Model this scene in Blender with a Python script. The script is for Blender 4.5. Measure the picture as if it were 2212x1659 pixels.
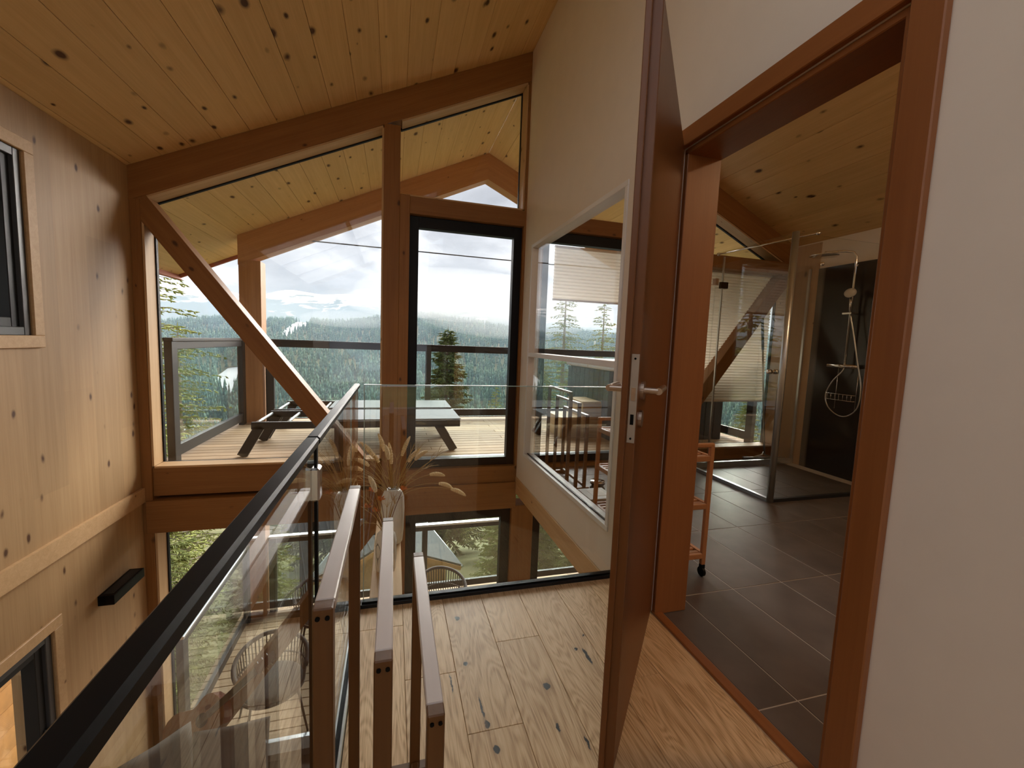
import bpy, bmesh, math, random
import numpy as np
from mathutils import Vector, Matrix
random.seed(7); rng = np.random.default_rng(7)
for o in list(bpy.data.objects): bpy.data.objects.remove(o)
sc = bpy.context.scene
COL = sc.collection

# ------------------------------------------------------------------ camera
W, H, F = 2212, 1659, 915.12
_y, _p, _r = (math.radians(a) for a in (15.6946, -5.4303, 2.1852))
CAM = Vector((0, 0, 1.24))
_f = Vector((math.sin(_y)*math.cos(_p), math.cos(_y)*math.cos(_p), math.sin(_p)))
_r0 = Vector((math.cos(_y), -math.sin(_y), 0)); _u0 = _r0.cross(_f)
_R = _r0*math.cos(_r) + _u0*math.sin(_r); _U = _u0*math.cos(_r) - _r0*math.sin(_r)
cam = bpy.data.cameras.new('camera'); cam.sensor_width = 36; cam.lens = F/W*36
cam.clip_start = 0.02; cam.clip_end = 30000
camo = bpy.data.objects.new('camera', cam); COL.objects.link(camo)
camo.matrix_world = Matrix(((_R.x,_U.x,-_f.x,CAM.x),(_R.y,_U.y,-_f.y,CAM.y),(_R.z,_U.z,-_f.z,CAM.z),(0,0,0,1)))
sc.camera = camo
def ray(x, y): return _f*F + _R*(x-W/2) - _U*(y-H/2)
def at(x, y, ax, v):
    d = ray(x, y); i = 'XYZ'.index(ax); return CAM + d*((v-CAM[i])/d[i])

# ------------------------------------------------------------------ world / light / exposure
sc.view_settings.view_transform = 'Standard'; sc.view_settings.look = 'None'
sc.view_settings.gamma = 1; sc.view_settings.use_curve_mapping = False
sc.view_settings.exposure = 0.72
SKY = 1.0
SUN = 9.0
wd = bpy.data.worlds.new('overcast_sky'); sc.world = wd; wd.use_nodes = True
nt = wd.node_tree; nt.nodes.clear()
def N(nt, t, **kw):
    n = nt.nodes.new(t)
    for k, v in kw.items():
        if k == 'ins':
            for a, b in v.items(): n.inputs[a].default_value = b
        else: setattr(n, k, v)
    return n
def L(nt, a, b): nt.links.new(a, b)
def ramp(nt, stops, fac=None):
    n = nt.nodes.new('ShaderNodeValToRGB'); e = n.color_ramp.elements
    while len(e) < len(stops): e.new(0.5)
    for i, (p, c) in enumerate(stops):
        e[i].position = p; e[i].color = (*c, 1) if len(c) == 3 else c
    if fac is not None: nt.links.new(fac, n.inputs[0])
    return n
_o = N(nt, 'ShaderNodeOutputWorld'); _b = N(nt, 'ShaderNodeBackground', ins={'Strength': SKY})
_t = N(nt, 'ShaderNodeTexCoord'); _m = N(nt, 'ShaderNodeMapping', ins={'Scale': (2.2, 2.2, 5.0), 'Location': (.3, 1.7, .55)})
L(nt, _t.outputs['Generated'], _m.inputs[0])
_n = N(nt, 'ShaderNodeTexNoise', ins={'Scale': 1.3, 'Detail': 6.0, 'Roughness': .55, 'Distortion': .3})
L(nt, _m.outputs[0], _n.inputs['Vector'])
_c = ramp(nt, [(.36, (.27, .275, .31)), (.50, (.42, .43, .47)), (.60, (.70, .71, .74)), (.72, (1.0, 1.0, 1.0))], _n.outputs[0])
L(nt, _c.outputs[0], _b.inputs[0]); L(nt, _b.outputs[0], _o.inputs[0])
_s = bpy.data.lights.new('veiled_sun', 'SUN'); _s.energy = SUN; _s.angle = math.radians(62); _s.color = (1, .97, .93)
_so = bpy.data.objects.new('veiled_sun', _s); COL.objects.link(_so)
_so.rotation_euler = Vector((.42, 1, .50)).to_track_quat('Z', 'Y').to_euler()
try:
    sc.cycles.transparent_max_bounces = 24; sc.cycles.max_bounces = 10; sc.cycles.diffuse_bounces = 6
    sc.cycles.sample_clamp_indirect = 6; sc.cycles.caustics_reflective = False; sc.cycles.caustics_refractive = False
    sc.cycles.volume_bounces = 1
except Exception: pass

# ------------------------------------------------------------------ materials
MATS = {}
def newmat(name):
    m = bpy.data.materials.new(name); m.use_nodes = True; MATS[name] = m
    return m, m.node_tree, m.node_tree.nodes['Principled BSDF']
def plain(name, col, rough=.5, metal=0, noise=0, spec=.5):
    m, nt, b = newmat(name)
    b.inputs['Base Color'].default_value = (*col, 1); b.inputs['Roughness'].default_value = rough
    b.inputs['Metallic'].default_value = metal; b.inputs['Specular IOR Level'].default_value = spec
    if noise:
        t = N(nt, 'ShaderNodeTexCoord'); n = N(nt, 'ShaderNodeTexNoise', ins={'Scale': 9.0, 'Detail': 5.0})
        L(nt, t.outputs['Object'], n.inputs['Vector'])
        r = ramp(nt, [(.3, tuple(c*(1-noise) for c in col)), (.7, tuple(min(1, c*(1+noise)) for c in col))], n.outputs[0])
        L(nt, r.outputs[0], b.inputs['Base Color'])
    return m
def math_(nt, op, a, b=None, c=None):
    n = N(nt, 'ShaderNodeMath', operation=op)
    for i, v in enumerate((a, b, c)):
        if v is None: continue
        if isinstance(v, (int, float)): n.inputs[i].default_value = v
        else: L(nt, v, n.inputs[i])
    return n.outputs[0]
def mixc(nt, fac, a, b, blend='MIX'):
    n = N(nt, 'ShaderNodeMix', data_type='RGBA', blend_type=blend)
    for i, v in ((0, fac), (6, a), (7, b)):
        if isinstance(v, (int, float)): n.inputs[i].default_value = v
        elif isinstance(v, tuple): n.inputs[i].default_value = (*v, 1)
        else: L(nt, v, n.inputs[i])
    return n.outputs[2]
def wood(name, light, dark, axis=0, knot=.05, knotscale=6.5, lam=0, rough=.55, grain=1.0, knotcol=(.09, .035, .012), vary=.18, spec=.35, bump=.15, knotwarp=1.0):
    """procedural timber; grain runs along the local axis given"""
    m, nt, b = newmat(name)
    t = N(nt, 'ShaderNodeTexCoord'); oi = N(nt, 'ShaderNodeObjectInfo')
    off = N(nt, 'ShaderNodeVectorMath', operation='SCALE'); off.inputs[0].default_value = (37.0, 11.0, 23.0)
    L(nt, oi.outputs['Random'], off.inputs['Scale'])
    add = N(nt, 'ShaderNodeVectorMath', operation='ADD'); L(nt, t.outputs['Object'], add.inputs[0]); L(nt, off.outputs[0], add.inputs[1])
    P = add.outputs[0]
    s = [26., 26., 26.]; s[axis] = 1.1
    mp = N(nt, 'ShaderNodeMapping', ins={'Scale': tuple(s)}); L(nt, P, mp.inputs[0])
    n1 = N(nt, 'ShaderNodeTexNoise', ins={'Scale': 1.0, 'Detail': 5.0, 'Roughness': .6, 'Distortion': .6}); L(nt, mp.outputs[0], n1.inputs['Vector'])
    s2 = [120., 120., 120.]; s2[axis] = 3.
    mp2 = N(nt, 'ShaderNodeMapping', ins={'Scale': tuple(s2)}); L(nt, P, mp2.inputs[0])
    n2 = N(nt, 'ShaderNodeTexNoise', ins={'Scale': 1.0, 'Detail': 3.0}); L(nt, mp2.outputs[0], n2.inputs['Vector'])
    g = math_(nt, 'ADD', math_(nt, 'MULTIPLY', n1.outputs[0], .65), math_(nt, 'MULTIPLY', n2.outputs[0], .35))
    g = math_(nt, 'MULTIPLY_ADD', math_(nt, 'SUBTRACT', g, .5), grain, .5)
    col = ramp(nt, [(.25, dark), (.75, light)], g).outputs[0]
    # tone of each board
    tone = math_(nt, 'MULTIPLY_ADD', math_(nt, 'SUBTRACT', oi.outputs['Random'], .5), vary*2, 1.0)
    if lam:
        sx = N(nt, 'ShaderNodeSeparateXYZ'); L(nt, P, sx.inputs[0])
        ax = [i for i in (0, 1, 2) if i != axis]
        cell = math_(nt, 'ADD', math_(nt, 'FLOOR', math_(nt, 'DIVIDE', sx.outputs[ax[0]], lam)), math_(nt, 'MULTIPLY', math_(nt, 'FLOOR', math_(nt, 'DIVIDE', sx.outputs[ax[1]], lam*1.7)), 7.13))
        # boards butt at staggered heights
        w0 = N(nt, 'ShaderNodeTexWhiteNoise', noise_dimensions='1D'); L(nt, cell, w0.inputs['W'])
        seg = math_(nt, 'FLOOR', math_(nt, 'ADD', math_(nt, 'MULTIPLY', sx.outputs[axis], .45), math_(nt, 'MULTIPLY', w0.outputs[0], 9.)))
        w = N(nt, 'ShaderNodeTexWhiteNoise', noise_dimensions='1D'); L(nt, math_(nt, 'ADD', math_(nt, 'MULTIPLY', seg, 3.71), cell), w.inputs['W'])
        tone = math_(nt, 'MULTIPLY', tone, math_(nt, 'MULTIPLY_ADD', math_(nt, 'SUBTRACT', w.outputs[0], .5), .16, 1.0))
    cc = N(nt, 'ShaderNodeCombineColor')
    for i in range(3): L(nt, tone, cc.inputs[i])
    col = mixc(nt, 1.0, col, cc.outputs[0], 'MULTIPLY')
    if knot:
        s3 = [knotscale]*3; s3[axis] = knotscale*.55
        mp3 = N(nt, 'ShaderNodeMapping', ins={'Scale': tuple(s3)}); L(nt, P, mp3.inputs[0])
        nw = N(nt, 'ShaderNodeTexNoise', ins={'Scale': 2.2, 'Detail': 2.0}); L(nt, mp3.outputs[0], nw.inputs['Vector'])
        wv = N(nt, 'ShaderNodeVectorMath', operation='MULTIPLY_ADD'); L(nt, nw.outputs['Color'], wv.inputs[0]); wv.inputs[1].default_value = (.12*knotwarp,)*3; L(nt, mp3.outputs[0], wv.inputs[2])
        v = N(nt, 'ShaderNodeTexVoronoi', ins={'Scale': 1.0, 'Randomness': 1.0}); L(nt, wv.outputs[0], v.inputs['Vector'])
        sep = N(nt, 'ShaderNodeSeparateColor'); L(nt, v.outputs['Color'], sep.inputs[0])
        rad = math_(nt, 'MULTIPLY', math_(nt, 'MULTIPLY_ADD', sep.outputs[0], .9, .35), knot*1.6)
        k = math_(nt, 'DIVIDE', v.outputs['Distance'], rad)
        kr = ramp(nt, [(.45, (1, 1, 1)), (.7, (.45,)*3), (1.0, (0, 0, 0))], math_(nt, 'MULTIPLY', k, .7))
        halo = ramp(nt, [(.0, (.35,)*3), (1.0, (0, 0, 0))], math_(nt, 'MULTIPLY', k, .33))
        col = mixc(nt, halo.outputs[0], col, dark)
        col = mixc(nt, kr.outputs[0], col, knotcol)
    L(nt, col, b.inputs['Base Color'])
    b.inputs['Roughness'].default_value = rough; b.inputs['Specular IOR Level'].default_value = spec
    if bump:
        bp = N(nt, 'ShaderNodeBump', ins={'Strength': bump, 'Distance': .004}); L(nt, g, bp.inputs['Height']); L(nt, bp.outputs[0], b.inputs['Normal'])
    return m
def glass(name, tint=(.97, .985, .98), refl=.9, base=.035, rough=0.0):
    m, nt, b = newmat(name); nt.nodes.remove(b); out = nt.nodes['Material Output']
    tr = N(nt, 'ShaderNodeBsdfTransparent'); tr.inputs[0].default_value = (*tint, 1)
    gl = N(nt, 'ShaderNodeBsdfGlossy', ins={'Roughness': rough}); gl.inputs[0].default_value = (1, 1, 1, 1)
    lw = N(nt, 'ShaderNodeLayerWeight', ins={'Blend': .5})
    fr = math_(nt, 'MULTIPLY_ADD', math_(nt, 'POWER', lw.outputs['Facing'], 5.0), refl, base)
    mx = N(nt, 'ShaderNodeMixShader'); L(nt, fr, mx.inputs[0]); L(nt, tr.outputs[0], mx.inputs[1]); L(nt, gl.outputs[0], mx.inputs[2])
    L(nt, mx.outputs[0], out.inputs[0]); return m

wood('spruce', (.33, .15, .044), (.22, .088, .022), 0, vary=.06)                 # posts, beams (grain on local x); their fronts' shade put into the colour
wood('spruce_pale', (.66, .44, .235), (.50, .305, .145), 0, vary=.06)  # pale trim and casings; linings and top-lit beams get daylight in the colour
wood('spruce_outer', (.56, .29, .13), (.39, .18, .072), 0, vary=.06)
wood('spruce_wall', (.53, .345, .175), (.40, .24, .108), 2, lam=.16, knot=.07, knotscale=7.0, vary=0)
wood('spruce_ceiling', (.84, .575, .27), (.66, .42, .175), 0, knot=.085, knotscale=8.0, vary=.06)
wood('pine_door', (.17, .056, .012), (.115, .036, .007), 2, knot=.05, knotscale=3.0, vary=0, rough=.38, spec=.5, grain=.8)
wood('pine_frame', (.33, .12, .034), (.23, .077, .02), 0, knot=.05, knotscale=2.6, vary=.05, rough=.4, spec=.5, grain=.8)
wood('trolley_wood', (.46, .21, .085), (.35, .14, .05), 0, knot=0, vary=.1, rough=.45)
wood('rack_wood', (.155, .064, .016), (.105, .04, .009), 0, knot=0, vary=.05, rough=.4, spec=.5)
wood('rack_rail', (.68, .60, .56), (.58, .50, .46), 0, knot=0, vary=.02, rough=.3, spec=.9, grain=.5, bump=.03)
wood('deck_wood', (.66, .49, .32), (.34, .225, .135), 0, knot=.05, knotscale=3.5, vary=.22, rough=.7, spec=.2, bump=.4)
wood('step_wood', (.78, .60, .35), (.62, .44, .23), 0, knot=.03, vary=.08)
wood('guitar_top', (.30, .13, .05), (.22, .085, .03), 0, knot=0, vary=0, rough=.25, spec=.6)
plain('guitar_side', (.13, .035, .018), .2); plain('ebony', (.012, .010, .009), .35)
plain('white_wall', (.80, .72, .62), .8, noise=.015); plain('white_paint', (.80, .77, .74), .4)
plain('anthracite', (.017, .018, .020), .45, spec=.3); plain('anthracite_frame', (.058, .060, .065), .38); plain('black_frame', (.008, .008, .009), .5, spec=.2)
plain('black', (.003, .003, .003), .4, spec=.12); plain('rail_grey', (.020, .021, .023), .45, 0, spec=.3)
plain('aluminium', (.62, .66, .68), .3, .9); plain('steel', (.62, .60, .57), .22, 1); plain('chrome', (.82, .81, .79), .08, 1)
plain('brushed_steel', (.50, .40, .33), .34, 1); plain('lock_plate', (.42, .37, .32), .45, .7)
plain('grout', (.46, .41, .36), .8); plain('slab', (.40, .36, .32), .8)
plain('sofa_fabric', (.19, .175, .16), .9, noise=.12, spec=.1); plain('rope', (.105, .092, .084), .85, noise=.2)
plain('cushion_dark', (.075, .07, .068), .9); plain('sling', (.19, .215, .24), .7, spec=.2); plain('tub_panel', (.040, .050, .062), .5); plain('tub_cover', (.66, .69, .72), .5)
plain('ceramic', (.80, .77, .72), .25); plain('ceramic_dark', (.25, .24, .23), .3); plain('stool_grey', (.42, .40, .36), .5); plain('paper', (.8, .78, .74), .7)
plain('straw', (.44, .27, .085), .8); plain('seed', (.80, .62, .36), .85); plain('flower_orange', (.66, .22, .05), .8); plain('stem_red', (.17, .05, .02), .8)
plain('roof_sheet', (.075, .08, .083), .7, 0, noise=.18, spec=.2); plain('roof_seam', (.05, .053, .056), .6); plain('fascia', (.60, .28, .09), .6); plain('fascia_red', (.33, .10, .055), .6)
plain('larch_clad', (.62, .31, .10), .7, noise=.15); plain('shower_panel', (.030, .027, .025), .12, spec=.5)
plain('bark', (.14, .105, .08), .95, noise=.3); plain('twig', (.33, .28, .22), .95)
plain('glass_edge', (.42, .55, .50), .15); plain('snow', (.86, .88, .92), .7)
glass('window_glass', (.985, .99, .99)); glass('rail_glass', (.93, .97, .955), .9, .04); glass('gallery_glass', (.95, .98, .97), .9, .045); glass('shower_glass', (.96, .96, .94), .9, .045)
# translucent pleated blind
m, nt, b = newmat('blind'); b.inputs['Base Color'].default_value = (.74, .67, .56, 1); b.inputs['Roughness'].default_value = .9
_tl = N(nt, 'ShaderNodeBsdfTranslucent'); _tl.inputs[0].default_value = (.78, .70, .58, 1); _mx = N(nt, 'ShaderNodeMixShader', ins={0: .5})
L(nt, b.outputs[0], _mx.inputs[1]); L(nt, _tl.outputs[0], _mx.inputs[2]); L(nt, _mx.outputs[0], nt.nodes['Material Output'].inputs[0])
# tile
m, nt, b = newmat('tile'); t = N(nt, 'ShaderNodeTexCoord'); oi = N(nt, 'ShaderNodeObjectInfo')
n = N(nt, 'ShaderNodeTexNoise', noise_dimensions='4D', ins={'Scale': 5.0, 'Detail': 6.0}); L(nt, t.outputs['Object'], n.inputs['Vector']); L(nt, math_(nt, 'MULTIPLY', oi.outputs['Random'], 40.), n.inputs['W'])
r = ramp(nt, [(.3, (.085, .066, .056)), (.7, (.14, .112, .096))], n.outputs[0]); L(nt, r.outputs[0], b.inputs['Base Color']); b.inputs['Roughness'].default_value = .42
# oak floor: plank grain + open knots and shakes at their places
m, nt, b = newmat('oak_floor'); g = N(nt, 'ShaderNodeNewGeometry'); oi = N(nt, 'ShaderNodeObjectInfo')
off = N(nt, 'ShaderNodeVectorMath', operation='SCALE'); off.inputs[0].default_value = (17., 5., 3.); L(nt, oi.outputs['Random'], off.inputs['Scale'])
ad = N(nt, 'ShaderNodeVectorMath', operation='ADD'); L(nt, g.outputs['Position'], ad.inputs[0]); L(nt, off.outputs[0], ad.inputs[1])
mp = N(nt, 'ShaderNodeMapping', ins={'Scale': (1., .17, 1.)}); L(nt, ad.outputs[0], mp.inputs[0])
nz = N(nt, 'ShaderNodeTexNoise', ins={'Scale': 7.0, 'Detail': 2.0, 'Distortion': 1.2}); L(nt, mp.outputs[0], nz.inputs['Vector'])
rings = math_(nt, 'MULTIPLY_ADD', math_(nt, 'SINE', math_(nt, 'MULTIPLY', nz.outputs[0], 110.)), .5, .5)
mp2 = N(nt, 'ShaderNodeMapping', ins={'Scale': (300., 9., 9.)}); L(nt, ad.outputs[0], mp2.inputs[0])
n2 = N(nt, 'ShaderNodeTexNoise', ins={'Scale': 1.0, 'Detail': 3.0}); L(nt, mp2.outputs[0], n2.inputs['Vector'])
gg = math_(nt, 'ADD', math_(nt, 'MULTIPLY', rings, .20), math_(nt, 'MULTIPLY', n2.outputs[0], .80))
col = ramp(nt, [(.25, (.40, .23, .10)), (.5, (.66, .44, .235)), (.75, (.80, .58, .335))], gg).outputs[0]
tone = math_(nt, 'MULTIPLY_ADD', oi.outputs['Random'], .26, .86); cc = N(nt, 'ShaderNodeCombineColor')
for i in range(3): L(nt, tone, cc.inputs[i])
col = mixc(nt, 1.0, col, cc.outputs[0], 'MULTIPLY')
wn = N(nt, 'ShaderNodeTexNoise', ins={'Scale': 45.0, 'Detail': 3.0}); L(nt, g.outputs['Position'], wn.inputs['Vector'])
wpv = N(nt, 'ShaderNodeVectorMath', operation='MULTIPLY_ADD'); L(nt, wn.outputs['Color'], wpv.inputs[0]); wpv.inputs[1].default_value = (.016, .02, 0); L(nt, g.outputs['Position'], wpv.inputs[2])
for (kx, ky, rx, ry) in [(.551, 1.336, .014, .017), (.306, 1.235, .010, .018), (.302, 1.30, .0035, .05), (.316, 1.145, .010, .016), (.764, 1.444, .008, .050), (.735, 1.49, .008, .010), (.288, 1.786, .012, .014), (.281, 1.511, .009, .012), (.215, 1.43, .003, .05), (.80, 1.56, .006, .006), (.84, 1.40, .004, .006), (.60, 1.10, .004, .03), (.53, 1.17, .005, .02)]:
    d = N(nt, 'ShaderNodeVectorMath', operation='SUBTRACT'); L(nt, wpv.outputs[0], d.inputs[0]); d.inputs[1].default_value = (kx+.008, ky+.01, 0)
    s = N(nt, 'ShaderNodeVectorMath', operation='DIVIDE'); L(nt, d.outputs[0], s.inputs[0]); s.inputs[1].default_value = (rx, ry, 1.)
    ln = N(nt, 'ShaderNodeVectorMath', operation='LENGTH'); L(nt, s.outputs[0], ln.inputs[0])
    halo = ramp(nt, [(0, (.45,)*3), (1, (0, 0, 0))], math_(nt, 'MULTIPLY', ln.outputs['Value'], .36))
    core = ramp(nt, [(.75, (1, 1, 1)), (1, (0, 0, 0))], ln.outputs['Value'])
    col = mixc(nt, halo.outputs[0], col, (.25, .135, .06)); col = mixc(nt, core.outputs[0], col, (.028, .026, .026))
L(nt, col, b.inputs['Base Color']); b.inputs['Roughness'].default_value = .48; b.inputs['Specular IOR Level'].default_value = .35
bp = N(nt, 'ShaderNodeBump', ins={'Strength': .15, 'Distance': .003}); L(nt, gg, bp.inputs['Height']); L(nt, bp.outputs[0], b.inputs['Normal'])
# foliage
def foliage(name, a, bcol, sc_=3.0):
    m, nt, b = newmat(name); t = N(nt, 'ShaderNodeTexCoord'); oi = N(nt, 'ShaderNodeObjectInfo')
    n = N(nt, 'ShaderNodeTexNoise', ins={'Scale': sc_, 'Detail': 4.0}); L(nt, t.outputs['Object'], n.inputs['Vector'])
    f = math_(nt, 'ADD', n.outputs[0], math_(nt, 'MULTIPLY_ADD', oi.outputs['Random'], .24, -.12))
    r = ramp(nt, [(.32, a), (.68, bcol)], f); L(nt, r.outputs[0], b.inputs['Base Color']); b.inputs['Roughness'].default_value = .85; b.inputs['Specular IOR Level'].default_value = .15
foliage('spruce_needles', (.06, .085, .03), (.22, .25, .09)); foliage('larch_needles', (.20, .24, .06), (.40, .42, .13))
foliage('near_needles', (.10, .13, .035), (.30, .32, .10)); foliage('forest', (.10, .21, .165), (.33, .46, .29), .02); foliage('grass', (.08, .09, .035), (.18, .17, .08), .3)

# ------------------------------------------------------------------ helpers
def mk(name, bm, mat, parent=None, loc=None, smooth=False):
    me = bpy.data.meshes.new(name); bm.normal_update(); bm.to_mesh(me); bm.free()
    return mkm(name, me, mat, parent, loc, smooth)
def mkm(name, me, mat, parent=None, loc=None, smooth=False):
    if mat and not me.materials: me.materials.append(MATS[mat])
    if smooth:
        for p in me.polygons: p.use_smooth = True
    o = bpy.data.objects.new(name, me); COL.objects.link(o)
    if loc is not None: o.location = loc
    if parent is not None: put(o, parent)
    return o
def put(o, parent):
    """parent keeping world placement (parents are never scaled)"""
    o.parent = parent; o.matrix_parent_inverse = WM(parent).inverted()
def WM(o):
    m = o.matrix_basis.copy()
    return WM(o.parent) @ o.matrix_parent_inverse @ m if o.parent else m
def tag(o, label=None, cat=None, group=None, kind=None):
    for k, v in (('label', label), ('category', cat), ('group', group), ('kind', kind)):
        if v: o[k] = v
    return o
def thing(name, label, cat, loc, group=None, kind=None):
    e = bpy.data.objects.new(name, None); COL.objects.link(e); e.location = loc; e.empty_display_size = .1
    return tag(e, label, cat, group, kind)
def copy_tree(o, parent=None):
    c = o.copy(); COL.objects.link(c)
    if parent is not None: c.parent = parent; c.matrix_parent_inverse = o.matrix_parent_inverse
    for ch in [x for x in COL.objects if x.parent == o]: copy_tree(ch, c)
    return c
def bbox(bm, lo, hi, bev=0):
    c = [(a+b)/2 for a, b in zip(lo, hi)]; s = [abs(b-a) for a, b in zip(lo, hi)]
    r = bmesh.ops.create_cube(bm, size=1, matrix=Matrix.Translation(c) @ Matrix.Diagonal((*s, 1)))
    if bev:
        es = list({e for v in r['verts'] for e in v.link_edges})
        bmesh.ops.bevel(bm, geom=es, offset=bev, segments=1, affect='EDGES')
def box(name, lo, hi, mat, parent=None, bev=0):
    """world-axis box with its origin at its centre"""
    c = Vector([(a+b)/2 for a, b in zip(lo, hi)]); h = [abs(b-a)/2 for a, b in zip(lo, hi)]
    bm = bmesh.new(); bbox(bm, [-x for x in h], h, bev)
    return mk(name, bm, mat, parent, c)
def boxes(name, lst, mat, parent=None):
    bm = bmesh.new()
    for lo, hi in lst: bbox(bm, lo, hi)
    return mk(name, bm, mat, parent)
def frame_of(d, up):
    x = d.normalized(); y = Vector(up).cross(x)
    if y.length < 1e-5: y = Vector((0, 1, 0)).cross(x)
    y.normalize(); z = x.cross(y); return Matrix((x, y, z)).transposed()
def beam(name, p0, p1, w, h, mat, parent=None, up=(0, 0, 1), bev=.003):
    """stick from p0 to p1: w across, h along up; local x is its length"""
    p0, p1 = Vector(p0), Vector(p1); d = p1-p0; l = d.length
    bm = bmesh.new(); bbox(bm, (-l/2, -w/2, -h/2), (l/2, w/2, h/2), min(bev, w/4, h/4))
    o = mk(name, bm, mat)
    o.matrix_basis = Matrix.Translation((p0+p1)/2) @ frame_of(d, up).to_4x4()
    if parent is not None: put(o, parent)
    return o
def add_tube(bm, pts, rad, seg=8, cap=True):
    pts = [Vector(p) for p in pts]; n = len(pts); rings = []
    rad = rad if isinstance(rad, (list, tuple)) else [rad]*n
    prev = None
    for i, p in enumerate(pts):
        d = (pts[min(i+1, n-1)]-pts[max(i-1, 0)]).normalized()
        if prev is None: a = d.orthogonal().normalized()
        else:
            a = prev - d*prev.dot(d); a = a.normalized() if a.length > 1e-6 else d.orthogonal().normalized()
        prev = a; c = d.cross(a)
        rings.append([bm.verts.new(p+(a*math.cos(2*math.pi*k/seg)+c*math.sin(2*math.pi*k/seg))*rad[i]) for k in range(seg)])
    for i in range(n-1):
        for k in range(seg): bm.faces.new((rings[i][k], rings[i][(k+1) % seg], rings[i+1][(k+1) % seg], rings[i+1][k]))
    if cap:
        bm.faces.new(rings[0][::-1]); bm.faces.new(rings[-1])
def tube(name, pts, rad, mat, parent=None, seg=8, smooth=True):
    bm = bmesh.new(); p0 = Vector(pts[0]); add_tube(bm, [Vector(p)-p0 for p in pts], rad, seg)
    return mk(name, bm, mat, parent, p0, smooth)
def add_lathe(bm, prof, seg=32, c=(0, 0, 0), rib=0, nrib=0):
    rings = []
    for r, z in prof:
        ring = []
        for k in range(seg):
            a = 2*math.pi*k/seg; rr = r*(1+rib*math.cos(nrib*a)) if nrib else r
            ring.append(bm.verts.new((c[0]+rr*math.cos(a), c[1]+rr*math.sin(a), c[2]+z)))
        rings.append(ring)
    for i in range(len(rings)-1):
        for k in range(seg): bm.faces.new((rings[i][k], rings[i][(k+1) % seg], rings[i+1][(k+1) % seg], rings[i+1][k]))
    bm.faces.new(rings[0][::-1]); bm.faces.new(rings[-1])
def lathe(name, prof, mat, parent=None, loc=(0, 0, 0), seg=32, rib=0, nrib=0):
    bm = bmesh.new(); add_lathe(bm, prof, seg, rib=rib, nrib=nrib); return mk(name, bm, mat, parent, loc, True)
def prism(name, poly, y0, y1, mat, parent=None):
    """polygon in x,z extruded along y"""
    bm = bmesh.new(); a = [bm.verts.new((x, y0, z)) for x, z in poly]; b_ = [bm.verts.new((x, y1, z)) for x, z in poly]
    bm.faces.new(a); bm.faces.new(b_[::-1]); n = len(poly)
    for i in range(n): bm.faces.new((a[i], b_[i], b_[(i+1) % n], a[(i+1) % n]))
    bmesh.ops.recalc_face_normals(bm, faces=bm.faces); return mk(name, bm, mat, parent)
def struct(o): o['kind'] = 'structure'; return o
def sname(name, loc=(0, 0, 0)): return thing(name, None, None, loc, kind='structure')
def mesh_np(name, V, Fc, mat, parent=None):
    me = bpy.data.meshes.new(name); me.from_pydata([tuple(v) for v in V], [], [tuple(f) for f in Fc]); me.update()
    return mkm(name, me, mat, parent)

# ------------------------------------------------------------------ dimensions
XL, XW, XW2, XR, XC = -1.93, 1.19, 1.35, 4.43, 1.27      # left wall, white wall (two faces), bathroom wall, ridge
YF, YG, YB = 3.95, 4.13, -3.2                             # facade timber face, glass plane, back wall
K = .4611
def roofz(x): return 3.3453 + K*(x if x <= XC else 2*XC-x)
DECK, LOW = .08, -2.66                                    # balcony deck, lower floor
M = lambda x: 2*XC-x                                      # mirror about the ridge

# ------------------------------------------------------------------ ceiling / roof
for side, nm in ((1, 'ceiling'), (-1, 'ceiling_bathroom')):
    ce = sname(nm, (XC, 0, roofz(XC)))
    dirx = Vector((-1, 0, -K)).normalized() if side == 1 else Vector((1, 0, -K)).normalized()
    nrm = Vector((-K, 0, 1)).normalized() if side == 1 else Vector((K, 0, 1)).normalized()
    top = Vector((XC, 0, roofz(XC))); pitch = .2185; n = 21
    for i in range(n):
        c = top + dirx*(pitch*(i+.5)) + nrm*.02
        for ya, yb in (((YB-.1, -2.75), (1.15, 7.0)) if side == 1 and 3 <= i < 17 else ((YB-.1, 7.0),)):
            beam('board', (c.x, ya, c.z), (c.x, yb, c.z), pitch-.0022, .04, 'spruce_ceiling', ce, up=nrm, bev=.0016)
    e = top + dirx*(pitch*n)
    mid = (top+e)/2 + nrm*.11
    for sa, sb, ya, yb in (((0, 3, YB-.15, 7.02), (17, n, YB-.15, 7.02), (3, 17, YB-.15, -2.75), (3, 17, 1.15, 7.02)) if side == 1 else ((0, n, YB-.15, 7.02),)):
        q = top + dirx*(pitch*(sa+sb)/2) + nrm*.11
        beam('roof_deck', (q.x, ya, q.z), (q.x, yb, q.z), pitch*(sb-sa)+.004, .13, 'roof_seam', ce, up=nrm)
    f0 = e + nrm*.05
    beam('fascia', (f0.x, YB-.15, f0.z), (f0.x, 7.05, f0.z), .03, .24, 'fascia_red', ce, up=nrm)
    a0 = top+nrm*.06; a1 = e+nrm*.06
    beam('verge_board', (a0.x, 7.04, a0.z), (a1.x, 7.04, a1.z), .035, .2, 'fascia_red', ce, up=nrm)

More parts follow.
